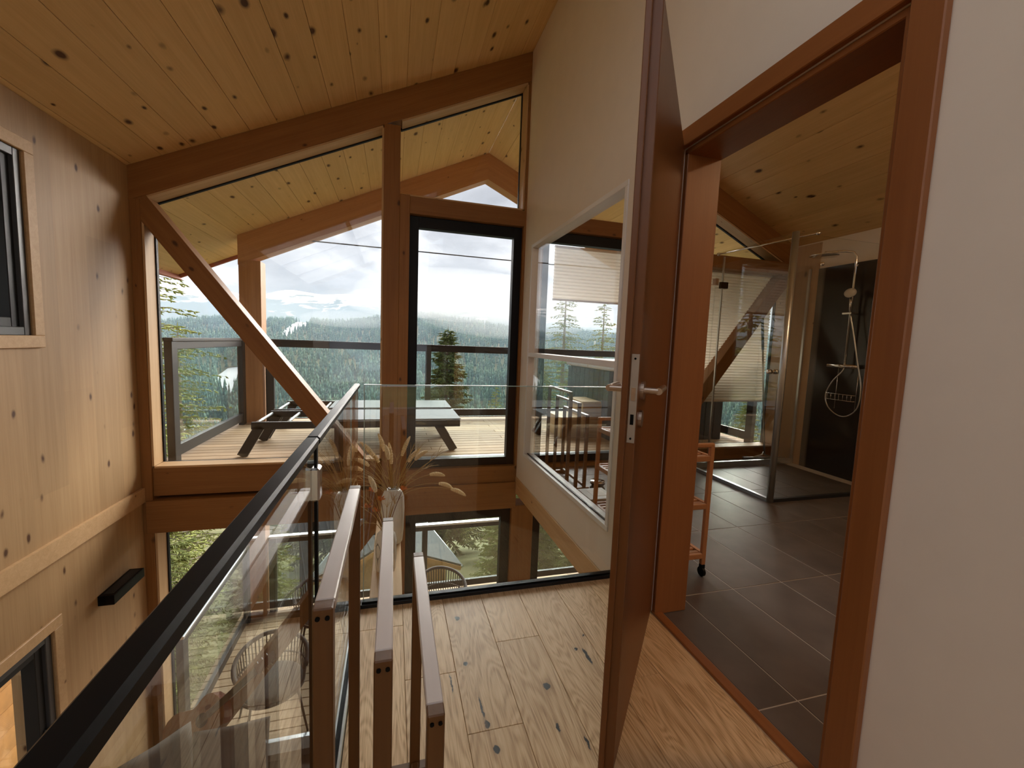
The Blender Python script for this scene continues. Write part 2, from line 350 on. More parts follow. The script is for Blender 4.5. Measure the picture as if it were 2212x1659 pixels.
# roof window added to bring daylight in, unseen above and behind the camera
sk = sname('window_0', (-1, -1.6, 2.6)); nrm = Vector((-K, 0, 1)).normalized(); dirx = Vector((-1, 0, -K)).normalized(); top = Vector((XC, 0, roofz(XC)))
for a in (3, 10, 17): q = top+dirx*(pitch*a)+nrm*.09; beam('frame_member', (q.x, -2.75, q.z), (q.x, 1.15, q.z), .06, .2, 'white_paint', sk, up=nrm)
for y in (-2.72, -1.42, -.18, 1.12): q0 = top+dirx*(pitch*3)+nrm*.09; q1 = top+dirx*(pitch*17)+nrm*.09; beam('frame_member', (q0.x, y, q0.z), (q1.x, y, q1.z), .06, .2, 'white_paint', sk, up=nrm)
q = top+dirx*(pitch*10)+nrm*.12
for a, b_ in ((-2.69, -1.45), (-1.39, -.21), (-.15, 1.09)): beam('pane', (q.x, a, q.z), (q.x, b_, q.z), pitch*14-.06, .01, 'window_glass', sk, up=nrm)
# ------------------------------------------------------------------ walls
def wall_holes(name, x0, x1, y0, y1, z0, z1, holes, mat):
    """slab normal to x with rectangular holes (ya, yb, za, zb), holes sorted by y and not overlapping in y unless stacked"""
    ys = sorted({y0, y1, *[h[0] for h in holes], *[h[1] for h in holes]}); lst = []
    for a, b_ in zip(ys[:-1], ys[1:]):
        hs = sorted([h for h in holes if h[0] <= a+1e-6 and h[1] >= b_-1e-6], key=lambda h: h[2]); z = z0
        for h in hs:
            if h[2] > z: lst.append(((x0, a, z), (x1, b_, h[2])))
            z = h[3]
        if z < z1: lst.append(((x0, a, z), (x1, b_, z1)))
    return struct(boxes(name, lst, mat))
WU = (1.55, 2.985, 1.185, 2.165); WLo = (1.62, 2.975, LOW+.25, -.552)
wall_holes('wall_left', XL-.2, XL, YB, 4.05, LOW-.25, roofz(XL)-.005, [WU, WLo], 'spruce_wall')
wr = wall_holes('wall_right', XW, XW+.09, YB, 4.05, -.075, roofz(XW)-.003, [(.80, 1.64, -.075, 2.09), (2.09, 3.73, .19, 2.13)], 'white_wall')
o = wall_holes('inner_lining', XW+.09, XW2, YB, 4.05, -.075, roofz(XW)-.003, [(.80, 1.64, -.075, 2.09), (1.9, 3.92, .05, 2.3)], 'white_wall'); del o['kind']; put(o, wr)
wall_holes('wall_bathroom', XR, XR+.2, YB, 4.05, -.25, roofz(XR)-.005, [], 'white_wall')
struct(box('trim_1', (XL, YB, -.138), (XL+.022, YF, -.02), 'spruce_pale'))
# timber part of the bathroom wall beside the facade
box('wood_panel', (XR-.012, 3.63, 0), (XR, YF, roofz(XR)-.02), 'spruce_wall', bpy.data.objects['wall_bathroom'])
box('shower_panel', (XR-.014, 1.9, 0), (XR, 3.628, 2.172), 'shower_panel', bpy.data.objects['wall_bathroom'])
# unseen back wall; its unglazed gable opening is added to let daylight in
struct(boxes('wall_back', [((XL, YB-.2, LOW), (XW, YB, .1)), ((XL, YB-.2, .1), (XL+.35, YB, 2.55)), ((XW-.35, YB-.2, .1), (XW, YB, 3.7)), ((XL, YB-.2, 2.2), (XW-.35, YB, 2.45))], 'white_wall'))
struct(boxes('wall_back_bathroom', [((XW2, YB-.2, -.2), (XR, YB, 2.4))], 'white_wall'))
struct(boxes('wall_lower_right', [((XR, YB, LOW-.2), (XR+.2, 4.05, -.25))], 'spruce_wall'))

# ------------------------------------------------------------------ floors
fl = sname('floor', (0, 0, 0))
box('floor_slab', (-.17, YB, -.26), (XW, 2.0, -.016), 'slab', fl)
seams = [-.135, .052, .2385, .4235, .6125, .8105, .998, XW]
cuts = {0: [-.9, .55, 1.792], 1: [-1.2, .25, 1.48], 2: [-.75, 1.2135], 3: [-.4, 1.601], 4: [-1.0, .75], 5: [-.2, 1.3], 6: [-1.4, .9]}
for i in range(7):
    ys = [YB]+cuts[i]+[1.952]
    for a, b_ in zip(ys[:-1], ys[1:]):
        beam('plank', ((seams[i]+seams[i+1])/2, a+.0006, -.008), ((seams[i]+seams[i+1])/2, b_-.0006, -.008), seams[i+1]-seams[i]-.0012, .016, 'oak_floor', fl, bev=.001)
beam('threshold', (XW+.02, .80, .004), (XW+.02, 1.64, .004), .045, .012, 'pine_frame', fl)
box('threshold_plank', (XW, .80, -.02), (XW+.02, 1.64, -.002), 'oak_floor', fl)
bf = sname('floor_bathroom', (2.9, 1, 0))
box('floor_slab', (XW2-.12, YB, -.25), (XR, YF+.1, -.002), 'grout', bf)
ti = None
for i in range(10):
    for j in range(8):
        x0 = 1.415+.3195*(i-1); y0 = 1.0725+.646*(j-3); x1 = x0+.3195; y1 = y0+.646
        x0, x1 = max(x0, XW2-.11), min(x1, XR); y0, y1 = max(y0, YB), min(y1, YF+.1)
        if x1-x0 > .02 and y1-y0 > .02: box('tile', (x0+.0026, y0+.0026, -.012), (x1-.0026, y1-.0026, 0), 'tile', bf, .0012)
lf = sname('floor_lower', (0, 1, LOW))
box('floor_slab', (XL, YB, LOW-.25), (XR, 4.1, LOW-.02), 'slab', lf)
for i in range(34):
    x0 = XL+.187*i
    if x0+.187 > XR: break
    beam('plank', (x0+.0935, YB, LOW-.01), (x0+.0935, 4.0, LOW-.01), .186, .02, 'oak_floor', lf)
# gallery edge timber and tie beam to the middle post; beam under the white wall
g = sname('trim_2', (0, 2, 0))
beam('edge_beam', (-.17, 1.93, -.2), (XW, 1.93, -.2), .14, .36, 'spruce', g)
beam('edge_beam', (-.155, YB, -.2), (-.155, 2.0, -.2), .03, .36, 'spruce', g)
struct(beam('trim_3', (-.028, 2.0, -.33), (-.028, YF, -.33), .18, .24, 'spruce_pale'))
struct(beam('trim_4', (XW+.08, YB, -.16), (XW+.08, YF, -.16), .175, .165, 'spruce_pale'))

# ------------------------------------------------------------------ facade timber frame
wf = sname('wall_front', (XC, YF, 0))
D = .2; yc = YF+D/2
def vpost(x0, x1, z0, z1, parent=wf, y0=YF, d=D, mat='spruce', name='post'):
    return beam(name, ((x0+x1)/2, y0+d/2, z0), ((x0+x1)/2, y0+d/2, z1), x1-x0, d, mat, parent, up=(0, 1, 0))
def hbeam(x0, x1, z0, z1, parent=wf, y0=YF, d=D, mat='spruce', name='beam'):
    return beam(name, (x0, y0+d/2, (z0+z1)/2), (x1, y0+d/2, (z0+z1)/2), d, z1-z0, mat, parent)
def rafters(y0, d, drop, parent, mat, x_end, inset=0):
    for s in (1, -1):
        a = (XC, roofz(XC)-.002); b_ = (x_end, roofz(x_end)-.002)
        poly = [(a[0], a[1]), (b_[0], b_[1]), (b_[0], b_[1]-drop), (a[0], a[1]-drop)]
        if s < 0: poly = [(M(x), z) for x, z in poly]
        # local frame along the rafter
        p0 = Vector(((poly[0][0]+poly[3][0])/2, y0+d/2, (poly[0][1]+poly[3][1])/2)); p1 = Vector(((poly[1][0]+poly[2][0])/2, y0+d/2, (poly[1][1]+poly[2][1])/2))
        R = frame_of(p1-p0, (0, 0, 1)); MI = (Matrix.Translation((p0+p1)/2) @ R.to_4x4()); inv = MI.inverted()
        bm = bmesh.new(); A = [bm.verts.new(inv @ Vector((x, y0, z))) for x, z in poly]; B = [bm.verts.new(inv @ Vector((x, y0+d, z))) for x, z in poly]
        bm.faces.new(A); bm.faces.new(B[::-1])
        for i in range(4): bm.faces.new((A[i], B[i], B[(i+1) % 4], A[(i+1) % 4]))
        bmesh.ops.recalc_face_normals(bm, faces=bm.faces)
        o = mk('rafter', bm, mat); o.matrix_basis = MI; put(o, parent)
rafters(YF, D, .25, wf, 'spruce', XL)
for s in (0, 1):
    mm = (lambda x: x) if s == 0 else M
    def S(a, b_): a, b_ = mm(a), mm(b_); return (min(a, b_), max(a, b_))
    vpost(*S(XL, -1.86), LOW, roofz(-1.9)-.25)
    vpost(*S(-.10, .036), LOW, roofz(-.1)-.24); vpost(*S(.036, .122), -.1, 2.5, d=D-.03)
    vpost(*S(.036, .122), LOW, -.38, d=D-.03)
    hbeam(*S(.122, 1.175), 2.345, 2.49)
    if s == 0:
        vpost(1.168, XW+.08, .0, roofz(1.17)-.25)
    hbeam(*S(-1.86, -.10), -.10, .135, y0=YF+.02); hbeam(*S(-1.9, 1.19), -.395, -.128, y0=YF-.02, d=D+.02)
    hbeam(*S(.122, 1.19), -.128, .035)
    # braces
    for (xa, za, xb, zb) in ((-1.92, 2.262, -.27, .075), (-.13, -.40, -1.72, -2.55)):
        beam('brace', (mm(xa), YF+.08, za), (mm(xb), YF+.08, zb), .15, .145, 'spruce', wf, up=(0, 0, 1))
hbeam(M(-.10), M(-1.86), 2.15, 2.285)
vpost(1.155, 1.385, LOW, -.38)

# windows of the facade
def poly_pane(name, poly, y, mat, parent, t=.012):
    return prism(name, poly, y-t/2, y+t/2, mat, parent)
wn_ = [0]
def window(loc): wn_[0] += 1; return sname('window_%d' % wn_[0], loc)
def frame_rect(win, x0, x1, z0, z1, w, y0, y1, mat, wb=None, wt=None):
    wb = wb or w; wt = wt or w
    box('frame_stile', (x0, y0, z0), (x0+w, y1, z1), mat, win, .002); box('frame_stile', (x1-w, y0, z0), (x1, y1, z1), mat, win, .002)
    box('frame_rail', (x0+w, y0, z0), (x1-w, y1, z0+wb), mat, win, .002); box('frame_rail', (x0+w, y0, z1-wt), (x1-w, y1, z1), mat, win, .002)
def rz(x): return roofz(x)-.25
for s in (0, 1):
    mm = (lambda x: x) if s == 0 else M
    # fixed pane beside the corner post, sloped head
    w = window((mm(-1), YG, .1)); zb = .14
    poly = [(mm(-1.86), zb), (mm(-.10), zb), (mm(-.10), rz(-.10)), (mm(-1.86), rz(-1.86))]
    poly_pane('pane', poly, YG, 'window_glass', w)
    beam('glazing_bead', (mm(-1.86), YG-.012, rz(-1.86)-.012), (mm(-.1), YG-.012, rz(-.1)-.012), .03, .028, 'black_frame', w)
    box('glazing_bead', (min(mm(-1.86), mm(-1.835)), YG-.025, zb), (max(mm(-1.86), mm(-1.835)), YG+.005, rz(-1.86)), 'black_frame', w)
    box('glazing_bead', (min(mm(-1.86), mm(-.1)), YG-.02, zb-.012), (max(mm(-1.86), mm(-.1)), YG+.005, zb+.006), 'black_frame', w)
    yl = YF+.012
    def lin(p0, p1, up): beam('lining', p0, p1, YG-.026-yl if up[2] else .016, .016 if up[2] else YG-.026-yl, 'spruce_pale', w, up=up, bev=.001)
    ym = (yl+YG-.026)/2
    lin((mm(-1.85), ym, rz(-1.85)-.009), (mm(-.108), ym, rz(-.108)-.009), (0, 0, 1))
    lin((mm(-1.852), ym, zb+.01), (mm(-1.852), ym, rz(-1.852)-.02), (0, 1, 0)); lin((mm(-.108), ym, zb+.01), (mm(-.108), ym, rz(-.108)-.02), (0, 1, 0))
    lin((mm(-1.844), ym, .141), (mm(-.116), ym, .141), (0, 0, 1))
    # gable pane above the door
    if s == 0:
        w = window((.64, YG, 2.5)); poly = [(.036, 2.49), (1.168, 2.49), (1.168, rz(1.168)), (.036, rz(.036))]
        poly_pane('pane', poly, YG, 'window_glass', w)
        beam('glazing_bead', (.036, YG-.012, rz(.036)-.012), (1.168, YG-.012, rz(1.168)-.012), .03, .028, 'black_frame', w)
        box('glazing_bead', (1.146, YG-.025, 2.49), (1.168, YG+.005, rz(1.146)), 'black_frame', w)
        lin((.045, ym, rz(.045)-.009), (1.16, ym, rz(1.16)-.009), (0, 0, 1)); lin((1.160, ym, 2.50), (1.160, ym, rz(1.16)-.02), (0, 1, 0)); lin((.05, ym, 2.498), (1.15, ym, 2.498), (0, 0, 1))
    # glazed balcony door
    w = sname('door_%d' % (1+s), (mm(.64), YG, .04)); x0, x1 = sorted((mm(.125), mm(1.168)))
    frame_rect(w, x0, x1, .04, 2.338, .078, YF+.05, YF+.13, 'black_frame', .075, .095)
    box('pane', (x0+.075, YF+.09, .11), (x1-.075, YF+.10, 2.245), 'window_glass', w)
    # lower storey
    w = window((mm(-1), YG, LOW)); box('pane', (min(mm(-1.86), mm(-.1)), YG-.006, LOW), (max(mm(-1.86), mm(-.1)), YG+.006, -.395), 'window_glass', w)
    a = sorted((mm(-1.86), mm(-1.835))); box('glazing_bead', (a[0], YG-.025, LOW), (a[1], YG+.005, -.395), 'black_frame', w)
    lin((mm(-1.852), ym, LOW+.01), (mm(-1.852), ym, -.40), (0, 1, 0))
    w = sname('door_%d' % (3+s), (mm(.64), YG, LOW)); x0, x1 = sorted((mm(.125), mm(1.155)))
    frame_rect(w, x0, x1, LOW, -.41, .095, YF+.05, YF+.13, 'black_frame', .1, .095)
    box('pane', (x0+.09, YF+.09, LOW+.09), (x1-.09, YF+.10, -.5), 'window_glass', w)
w = window((2.0, YG, 2.5)); poly = [(1.385, 2.49), (2.5, 2.49), (2.5, rz(2.5)), (1.385, rz(1.385))]
poly_pane('pane', poly, YG, 'window_glass', w)
vpost(1.27, 1.372, 0, rz(1.372))

# left wall windows
def side_window(nm, Wn, sash=True):
    y0, y1, z0, z1 = Wn; w = window((XL, y1, z0))
    c = .068
    for nm_, lo, hi in (('casing', (y0-c, z1), (y1+c, z1+c)), ('casing', (y0-c, z0-c), (y1+c, z0)), ('casing', (y1, z0), (y1+c, z1)), ('casing', (y0-c, z0), (y0, z1))):
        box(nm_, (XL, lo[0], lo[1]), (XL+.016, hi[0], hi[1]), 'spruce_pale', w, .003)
    t = .062
    def ring(nm_, a, b_, c0, d, t, x0, x1, mat):
        for lo, hi in (((a, c0), (a+t, d)), ((b_-t, c0), (b_, d)), ((a+t, c0), (b_-t, c0+t)), ((a+t, d-t), (b_-t, d))):
            box(nm_, (x0, lo[0], lo[1]), (x1, hi[0], hi[1]), mat, w, .003)
    ring('frame_member', y0, y1, z0, z1, .045, XL-.10, XL-.002, 'anthracite_frame')
    ring('sash_member', y0+.04, y1-.04, z0+.04, z1-.04, .055, XL-.09, XL-.022, 'anthracite')
    box('pane', (XL-.064, y0+.08, z0+.08), (XL-.056, y1-.08, z1-.08), 'window_glass', w)
    return w
wu = side_window('upper', WU); wl = side_window('lower', WLo)
box('glazing_bar', (XL-.075, 1.6, 1.875), (XL-.045, 2.93, 1.887), 'black', wu)
h_ = box('window_handle', (XL-.022, 2.905, -1.30), (XL-.004, 2.93, -1.12), 'steel', wl, .004); box('handle_lever', (XL-.004, 2.908, -1.22), (XL+.03, 2.926, -1.19), 'steel', wl, .004)

# interior window in the white wall
w = window((XW, 2.9, .19)); y0, y1, z0, z1 = 2.09, 3.73, .19, 2.13
for nm_, a, b_ in (('frame_member', (y0, z0), (y1, z0+.03)), ('frame_member', (y0, z1-.03), (y1, z1)), ('frame_member', (y0, z0+.03), (y0+.03, z1-.03)), ('frame_member', (y1-.03, z0+.03), (y1, z1-.03)), ('mullion', (y0+.03, 1.128), (y1-.03, 1.165))):
    box(nm_, (XW-.008, a[0], a[1]), (XW+.085, b_[0], b_[1]), 'white_paint', w, .002)
    
box('gasket', (XW+.02, y0+.03, z0+.03), (XW+.032, y1-.03, z0+.037), 'black', w)
box('pane', (XW+.022, y0+.03, z0+.03), (XW+.03, y1-.03, 1.128), 'window_glass', w); box('pane', (XW+.022, y0+.03, 1.165), (XW+.03, y1-.03, z1-.03), 'window_glass', w)

# ------------------------------------------------------------------ bathroom door: frame and leaf
d = sname('door_5', (XW, 1.2, 0))
for a, b_, dims in (((XW-.012, .763, 0), (XW-.012, .763, 2.167), 'y'), ((XW-.012, 1.677, 0), (XW-.012, 1.677, 2.167), 'y')):
    beam('casing', a, b_, .074, .024, 'pine_frame', d, up=(1, 0, 0))
beam('casing', (XW-.012, .80, 2.13), (XW-.012, 1.64, 2.13), .024, .074, 'pine_frame', d)
beam('jamb_lining', (XW+.085, .80+.012, 0), (XW+.085, .812, 2.078), .024, .17, 'pine_frame', d, up=(1, 0, 0))
beam('jamb_lining', (XW+.085, 1.628, 0), (XW+.085, 1.628, 2.078), .024, .17, 'pine_frame', d, up=(1, 0, 0))
beam('head_lining', (XW+.085, .80, 2.078), (XW+.085, 1.64, 2.078), .17, .024, 'pine_frame', d)
for yy in (.765, 1.675): beam('casing_inner', (XW2+.01, yy, 0), (XW2+.01, yy, 2.167), .074, .02, 'pine_frame', d, up=(1, 0, 0))
hinge = Vector((XW-.026, 1.648, 0)); az = math.atan2(1.004-1.648, .612-hinge.x)
leaf = thing('door_leaf', 'reddish brown pine door leaf standing ajar beside the bathroom doorway', 'door', hinge)
leaf.rotation_euler = (0, 0, az)
def loc_box(nm_, lo, hi, mat, bev=.002, parent=leaf):
    bm = bmesh.new(); c = Vector([(p+q)/2 for p, q in zip(lo, hi)]); hh = [abs(q-p)/2 for p, q in zip(lo, hi)]
    bbox(bm, [-x for x in hh], hh, bev); o = mk(nm_, bm, mat); o.location = c; o.parent = parent; return o
# local x from the hinge to the free edge, local +y faces the gallery window side
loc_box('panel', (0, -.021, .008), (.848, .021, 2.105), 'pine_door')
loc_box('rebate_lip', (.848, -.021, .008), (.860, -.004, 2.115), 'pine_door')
lp = loc_box('lock_plate', (.8478, -.001, .985), (.8500, .0195, 1.225), 'lock_plate', .0005)
loc_box('latch', (.849, .004, 1.10), (.8515, .015, 1.135), 'brushed_steel', 0); loc_box('dead_bolt', (.849, .005, 1.035), (.8512, .014, 1.063), 'black', 0)
for zz in (1.213, .997):
    bm = bmesh.new(); bmesh.ops.create_cone(bm, cap_ends=True, segments=10, radius1=.003, radius2=.003, depth=.003, matrix=Matrix.Rotation(math.pi/2, 4, 'Y'))
    o = mk('screw', bm, 'black'); o.location = (.8508, .009, zz); o.parent = leaf
for s in (1, -1):
    bm = bmesh.new(); bmesh.ops.create_cone(bm, cap_ends=True, segments=24, radius1=.026, radius2=.026, depth=.009, matrix=Matrix.Rotation(math.pi/2, 4, 'X'))
    o = mk('handle_rose', bm, 'brushed_steel'); o.location = (.790, s*.0255, 1.125); o.parent = leaf
    bm = bmesh.new(); bmesh.ops.create_cone(bm, cap_ends=True, segments=20, radius1=.024, radius2=.024, depth=.008, matrix=Matrix.Rotation(math.pi/2, 4, 'X'))
    o = mk('key_rose', bm, 'brushed_steel'); o.location = (.790, s*.025, 1.045); o.parent = leaf
    bm = bmesh.new(); add_tube(bm, [(.790, s*.03, 1.125), (.790, s*.066, 1.125)], .0095, 12); add_tube(bm, [(.797, s*.068, 1.125), (.668, s*.068, 1.125)], .0098, 14)
    o = mk('lever_handle', bm, 'brushed_steel', smooth=False); o.parent = leaf

# ------------------------------------------------------------------ gallery glass railing
gr = thing('glass_railing', 'frameless glass railing with black top rail along the stairwell', 'railing', (-.157, 1, 0))
for a, b_ in ((-1.6, .918), (.926, 1.985)):
    box('glass_panel', (-.163, a, .0), (-.151, b_, 1.022), 'gallery_glass', gr, .001)
box('top_rail', (-.170, -1.6, 1.018), (-.144, .918, 1.037), 'black', gr, .004); box('top_rail', (-.170, .922, 1.018), (-.144, 2.0, 1.037), 'black', gr, .004)
box('joint_strip', (-.166, .915, .03), (-.148, .929, 1.02), 'black', gr)
box('clamp', (-.172, .905, .905), (-.142, .94, .975), 'steel', gr, .004)
box('floor_channel', (-.178, -1.6, -.03), (-.136, 1.99, .025), 'aluminium', gr, .002); box('gasket', (-.170, -1.6, .02), (-.144, 1.99, .032), 'black', gr)
gf = thing('glass_railing', 'low glass balustrade facing the gable window, on a black floor channel', 'railing', (.5, 1.965, 0))
box('glass_panel', (-.122, 1.959, .0), (XW-.004, 1.971, 1.034), 'gallery_glass', gf, .001); box('glass_edge', (-.122, 1.959, 1.034), (XW-.004, 1.971, 1.037), 'glass_edge', gf); box('glass_edge', (-.125, 1.959, .02), (-.122, 1.971, 1.037), 'glass_edge', gf)
box('floor_channel', (-.136, 1.945, -.03), (XW, 1.995, .018), 'rail_grey', gf, .002); box('gasket', (-.13, 1.952, .016), (XW-.004, 1.978, .028), 'black', gf)

# ------------------------------------------------------------------ towel racks
def towel_rack(loc, rot, label):
    """local x steps down from the tallest frame, local y is the rail length (0.53)"""
    t = thing('towel_rack', label, 'towel rack', (0, 0, 0), 'towel racks with three stepped frames')
    for i, (x, h) in enumerate(((-.083, .858), (0, .765), (.080, .660))):
        for y in (-.252, .252):
            p = beam('post', (x, y, .028), (x, y, h), .0275, .024, 'rack_wood', t, up=(0, 1, 0), bev=.002)
            if y < 0:
                for sx in (-.0065, .0065):
                    bm = bmesh.new(); bmesh.ops.create_cone(bm, cap_ends=True, segments=12, radius1=.0034, radius2=.0034, depth=.003, matrix=Matrix.Rotation(math.pi/2, 4, 'X'))
                    o = mk('screw', bm, 'black', None, (x+sx, y-.0125, h-.014)); put(o, p)
        beam('rail', (x, -.24, h-.010), (x, .24, h-.010), .0275, .020, 'rack_rail', t, bev=.002)
        
    for y in (-.252, .252): beam('foot', (-.125, y, .014), (.125, y, .014), .03, .028, 'rack_wood', t, bev=.003)
    beam('stretcher', (.080, -.24, .04), (.080, .24, .04), .02, .024, 'rack_wood', t)
    t.location = loc; t.rotation_euler = (0, 0, rot); return t
towel_rack((-.010, .875, 0), 0, 'wooden towel rack of three stepped frames on the oak gallery floor')
towel_rack((1.52, 3.52, 0), 0, 'wooden towel rack of three stepped frames on the bathroom tiles behind the window')

# ------------------------------------------------------------------ wall lamp
lm = thing('wall_lamp', 'black box-shaped wall lamp on the timber wall', 'lamp', (XL, 3.58, -.6))
box('housing', (XL, 3.375, -.655), (XL+.095, 3.745, -.585), 'black', lm, .003); box('lens', (XL+.02, 3.40, -.586), (XL+.08, 3.72, -.5835), 'anthracite', lm)

# ------------------------------------------------------------------ vases and dried bouquets on the tie beam
ZT = -.21
v1 = thing('vase', 'pale ceramic vase with grey leaf motif, nearest on the tie beam', 'vase', (-.035, 2.66, ZT))
lathe('body', [(.050, 0), (.060, .01), (.0645, .08), (.064, .19), (.056, .235), (.034, .258), (.027, .268), (.028, .285), (.024, .285), (.022, .25)], 'ceramic', v1, (-.035, 2.66, ZT))
for a in (-2.4, -1.1, .2, 1.5):
    V = []; Fc = []
    prof = [(0, .05), (.006, .09), (.020, .12), (.024, .145), (.018, .175), (0, .20)]
    for hw, z in prof:
        for s in (-1, 1):
            q = a + s*hw/.0655; V.append((.0655*math.cos(q), .0655*math.sin(q), z))
    for i in range(len(prof)-1): Fc.append((2*i, 2*i+1, 2*i+3, 2*i+2))
    o = mesh_np('leaf_motif', V, Fc, 'ceramic_dark'); o.location = (-.035, 2.66, ZT); put(o, v1)
v2 = thing('vase', 'tall ribbed cream vase behind the leaf-patterned one', 'vase', (.005, 3.03, ZT))
lathe('body', [(.055, 0), (.068, .015), (.075, .10), (.079, .25), (.075, .34), (.058, .385), (.036, .40), (.033, .396), (.028, .37)], 'ceramic', v2, (.005, 3.03, ZT), 96, .018, 24)
lathe('mouth', [(.0325, .398), (.035, .402), (.030, .402), (.028, .36)], 'ceramic_dark', v2, (.005, 3.03, ZT))
def bouquet(label, base, specs, cat='dried flowers'):
    t = thing('dried_bouquet', label, cat, base)
    for (dx, dy, h, bend, kind) in specs:
        b0 = Vector(base)+Vector((random.uniform(-.008, .008), random.uniform(-.008, .008), -.16)); mid = Vector(base)+Vector((dx*.12, dy*.12, .03)); tip = Vector(base)+Vector((dx, dy, h))
        side = Vector((dx, dy, 0)); side = side.normalized() if side.length > .01 else Vector((1, 0, 0))
        pts = []
        for k in range(9):
            q = k/8; p = b0*(1-q)**2+mid*2*q*(1-q)*1.0+tip*q*q; pts.append(p+side*bend*q*q*.25-Vector((0, 0, bend*.35*q**3)))
        st = tube('stem', pts, [.0022]*8+[.0012], 'stem_red' if kind == 'f' else 'straw', t, 5)
        e = pts[-1]; dirv = (pts[-1]-pts[-2]).normalized()
        if kind == 's':     # braided seed head
            ln = random.uniform(.11, .16); P = []; Rr = []; q = e-dirv*.02; dv = dirv.copy()
            for k in range(29):
                P.append(q.copy()); u = k/28; Rr.append(.0140*math.sin(math.pi*min(1, .10+u*.90))**.55*(1.22 if k % 2 else .70)+.0012)
                q = q+dv*ln/28; dv = (dv+side*bend*.045-Vector((0, 0, .022+bend*.02))).normalized()
            tube('seed_head', P, Rr, 'seed', t, 7, False)
        elif kind == 'f':   # star flower
            bm = bmesh.new()
            for k in range(16):
                a = k*2.4; el = .2+.9*((k*7) % 16)/16; dv = (Vector((math.cos(a), math.sin(a), 0))*math.cos(el)+dirv*math.sin(el)).normalized(); s_ = dv.orthogonal().normalized()*.0036
                a_, b_, c_, d_ = [bm.verts.new(x) for x in (dv*.002, dv*.018+s_*1.5, dv*.034, dv*.018-s_*1.5)]; bm.faces.new((a_, b_, c_, d_))
            bmesh.ops.create_uvsphere(bm, u_segments=8, v_segments=6, radius=.008)
            mk('flower_head', bm, 'flower_orange', t, e)
        else:               # thin wisps
            bm = bmesh.new()
            for k in range(7):
                a = random.uniform(0, 6.28); dv = (dirv+Vector((math.cos(a), math.sin(a), .2))*.55).normalized(); l = random.uniform(.05, .12)
                add_tube(bm, [Vector((0, 0, 0)), dv*l*.5+Vector((0, 0, .006)), dv*l-Vector((0, 0, .012))], [.0011, .0009, .0004], 4)
            mk('wisp', bm, 'straw', t, e)
    return t
sp = [(-.20, .03, .17, .10, 's'), (-.13, .0, .27, .05, 's'), (-.06, .03, .29, .03, 's'), (-.03, -.02, .24, .02, 's'), (-.01, .02, .20, .04, 's'), (.10, .0, .22, .05, 's'), (.14, -.03, .25, .08, 's'), (.24, .02, .13, .14, 's'), (.30, .0, .07, .16, 's'), (.37, -.02, .05, .22, 's'), (-.24, .02, .10, .1, 's'), (-.16, -.03, .21, .06, 's'), (.05, .03, .26, .06, 's'), (-.09, .04, .22, .08, 's')]
sp += [(random.uniform(-.22, .30), random.uniform(-.08, .08), random.uniform(.06, .28), random.uniform(0, .1), 'w') for _ in range(26)]
bouquet('spray of dried grasses with braided seed heads in the ribbed vase', (.005, 3.03, ZT+.40), sp)
bouquet('dried orange star flowers standing in the leaf-patterned vase', (-.035, 2.66, ZT+.285), [(-.075, .0, .24, .02, 'f'), (-.03, .02, .17, .02, 'f'), (-.10, -.02, .15, .03, 'f'), (.10, .03, .22, .0, 'f'), (-.055, .03, .10, .03, 'f'), (-.06, -.02, .26, .03, 's')]+[(random.uniform(-.14, .06), random.uniform(-.05, .05), random.uniform(.05, .2), .05, 'w') for _ in range(9)])

# ------------------------------------------------------------------ bathroom things
tr = thing('serving_trolley', 'reddish wooden trolley with three slatted shelves on casters by the doorway', 'trolley', (1.525, 2.26, 0))
TX0, TX1, TY0, TY1 = 1.385, 1.668, 1.852, 2.675
for x in (TX0+.014, TX1-.014):
    for y in (TY0+.012, TY1-.012):
        beam('post', (x, y, .068), (x, y, .735), .027, .022, 'trolley_wood', tr, up=(0, 1, 0), bev=.003)
        cs = box('caster_bracket', (x-.010, y-.012, .045), (x+.010, y+.012, .068), 'black', tr)
        bm = bmesh.new(); bmesh.ops.create_cone(bm, cap_ends=True, segments=18, radius1=.026, radius2=.026, depth=.014, matrix=Matrix.Rotation(math.pi/2, 4, 'Y')); mk('caster', bm, 'black', tr, (x, y, .026))
for y in (TY0+.012, TY1-.012): beam('handle_rail', (TX0, y, .738), (TX1, y, .738), .024, .024, 'trolley_wood', tr, bev=.006)
for z in (.665, .40, .118):
    sh = box('shelf_frame', (TX0+.002, TY0+.02, z-.014), (TX0+.022, TY1-.02, z+.014), 'trolley_wood', tr)
    box('shelf_frame', (TX1-.022, TY0+.02, z-.014), (TX1-.002, TY1-.02, z+.014), 'trolley_wood', tr)
    for y in (TY0+.012, TY1-.012): beam('shelf_rail', (TX0+.02, y, z), (TX1-.02, y, z), .02, .03, 'trolley_wood', tr)
    k = 18
    for i in range(k):
        y = TY0+.045+(TY1-TY0-.09)*i/(k-1); beam('slat', (TX0+.02, y, z+.004), (TX1-.02, y, z+.004), .024, .012, 'trolley_wood', sh, bev=.002)
st = thing('storage_box', 'small grey box with a white sheet on its lid, under the interior window', 'box', (1.50, 2.84, 0))
box('body', (1.40, 2.735, 0), (1.60, 2.955, .11), 'stool_grey', st, .006); box('lid', (1.393, 2.728, .11), (1.607, 2.962, .128), 'stool_grey', st, .004); box('paper_sheet', (1.45, 2.79, .128), (1.57, 2.92, .1295), 'paper', st)
wt = thing('door_stop', 'round chrome-topped door stop standing on the bathroom tiles', 'door stop', (1.72, 3.25, 0))
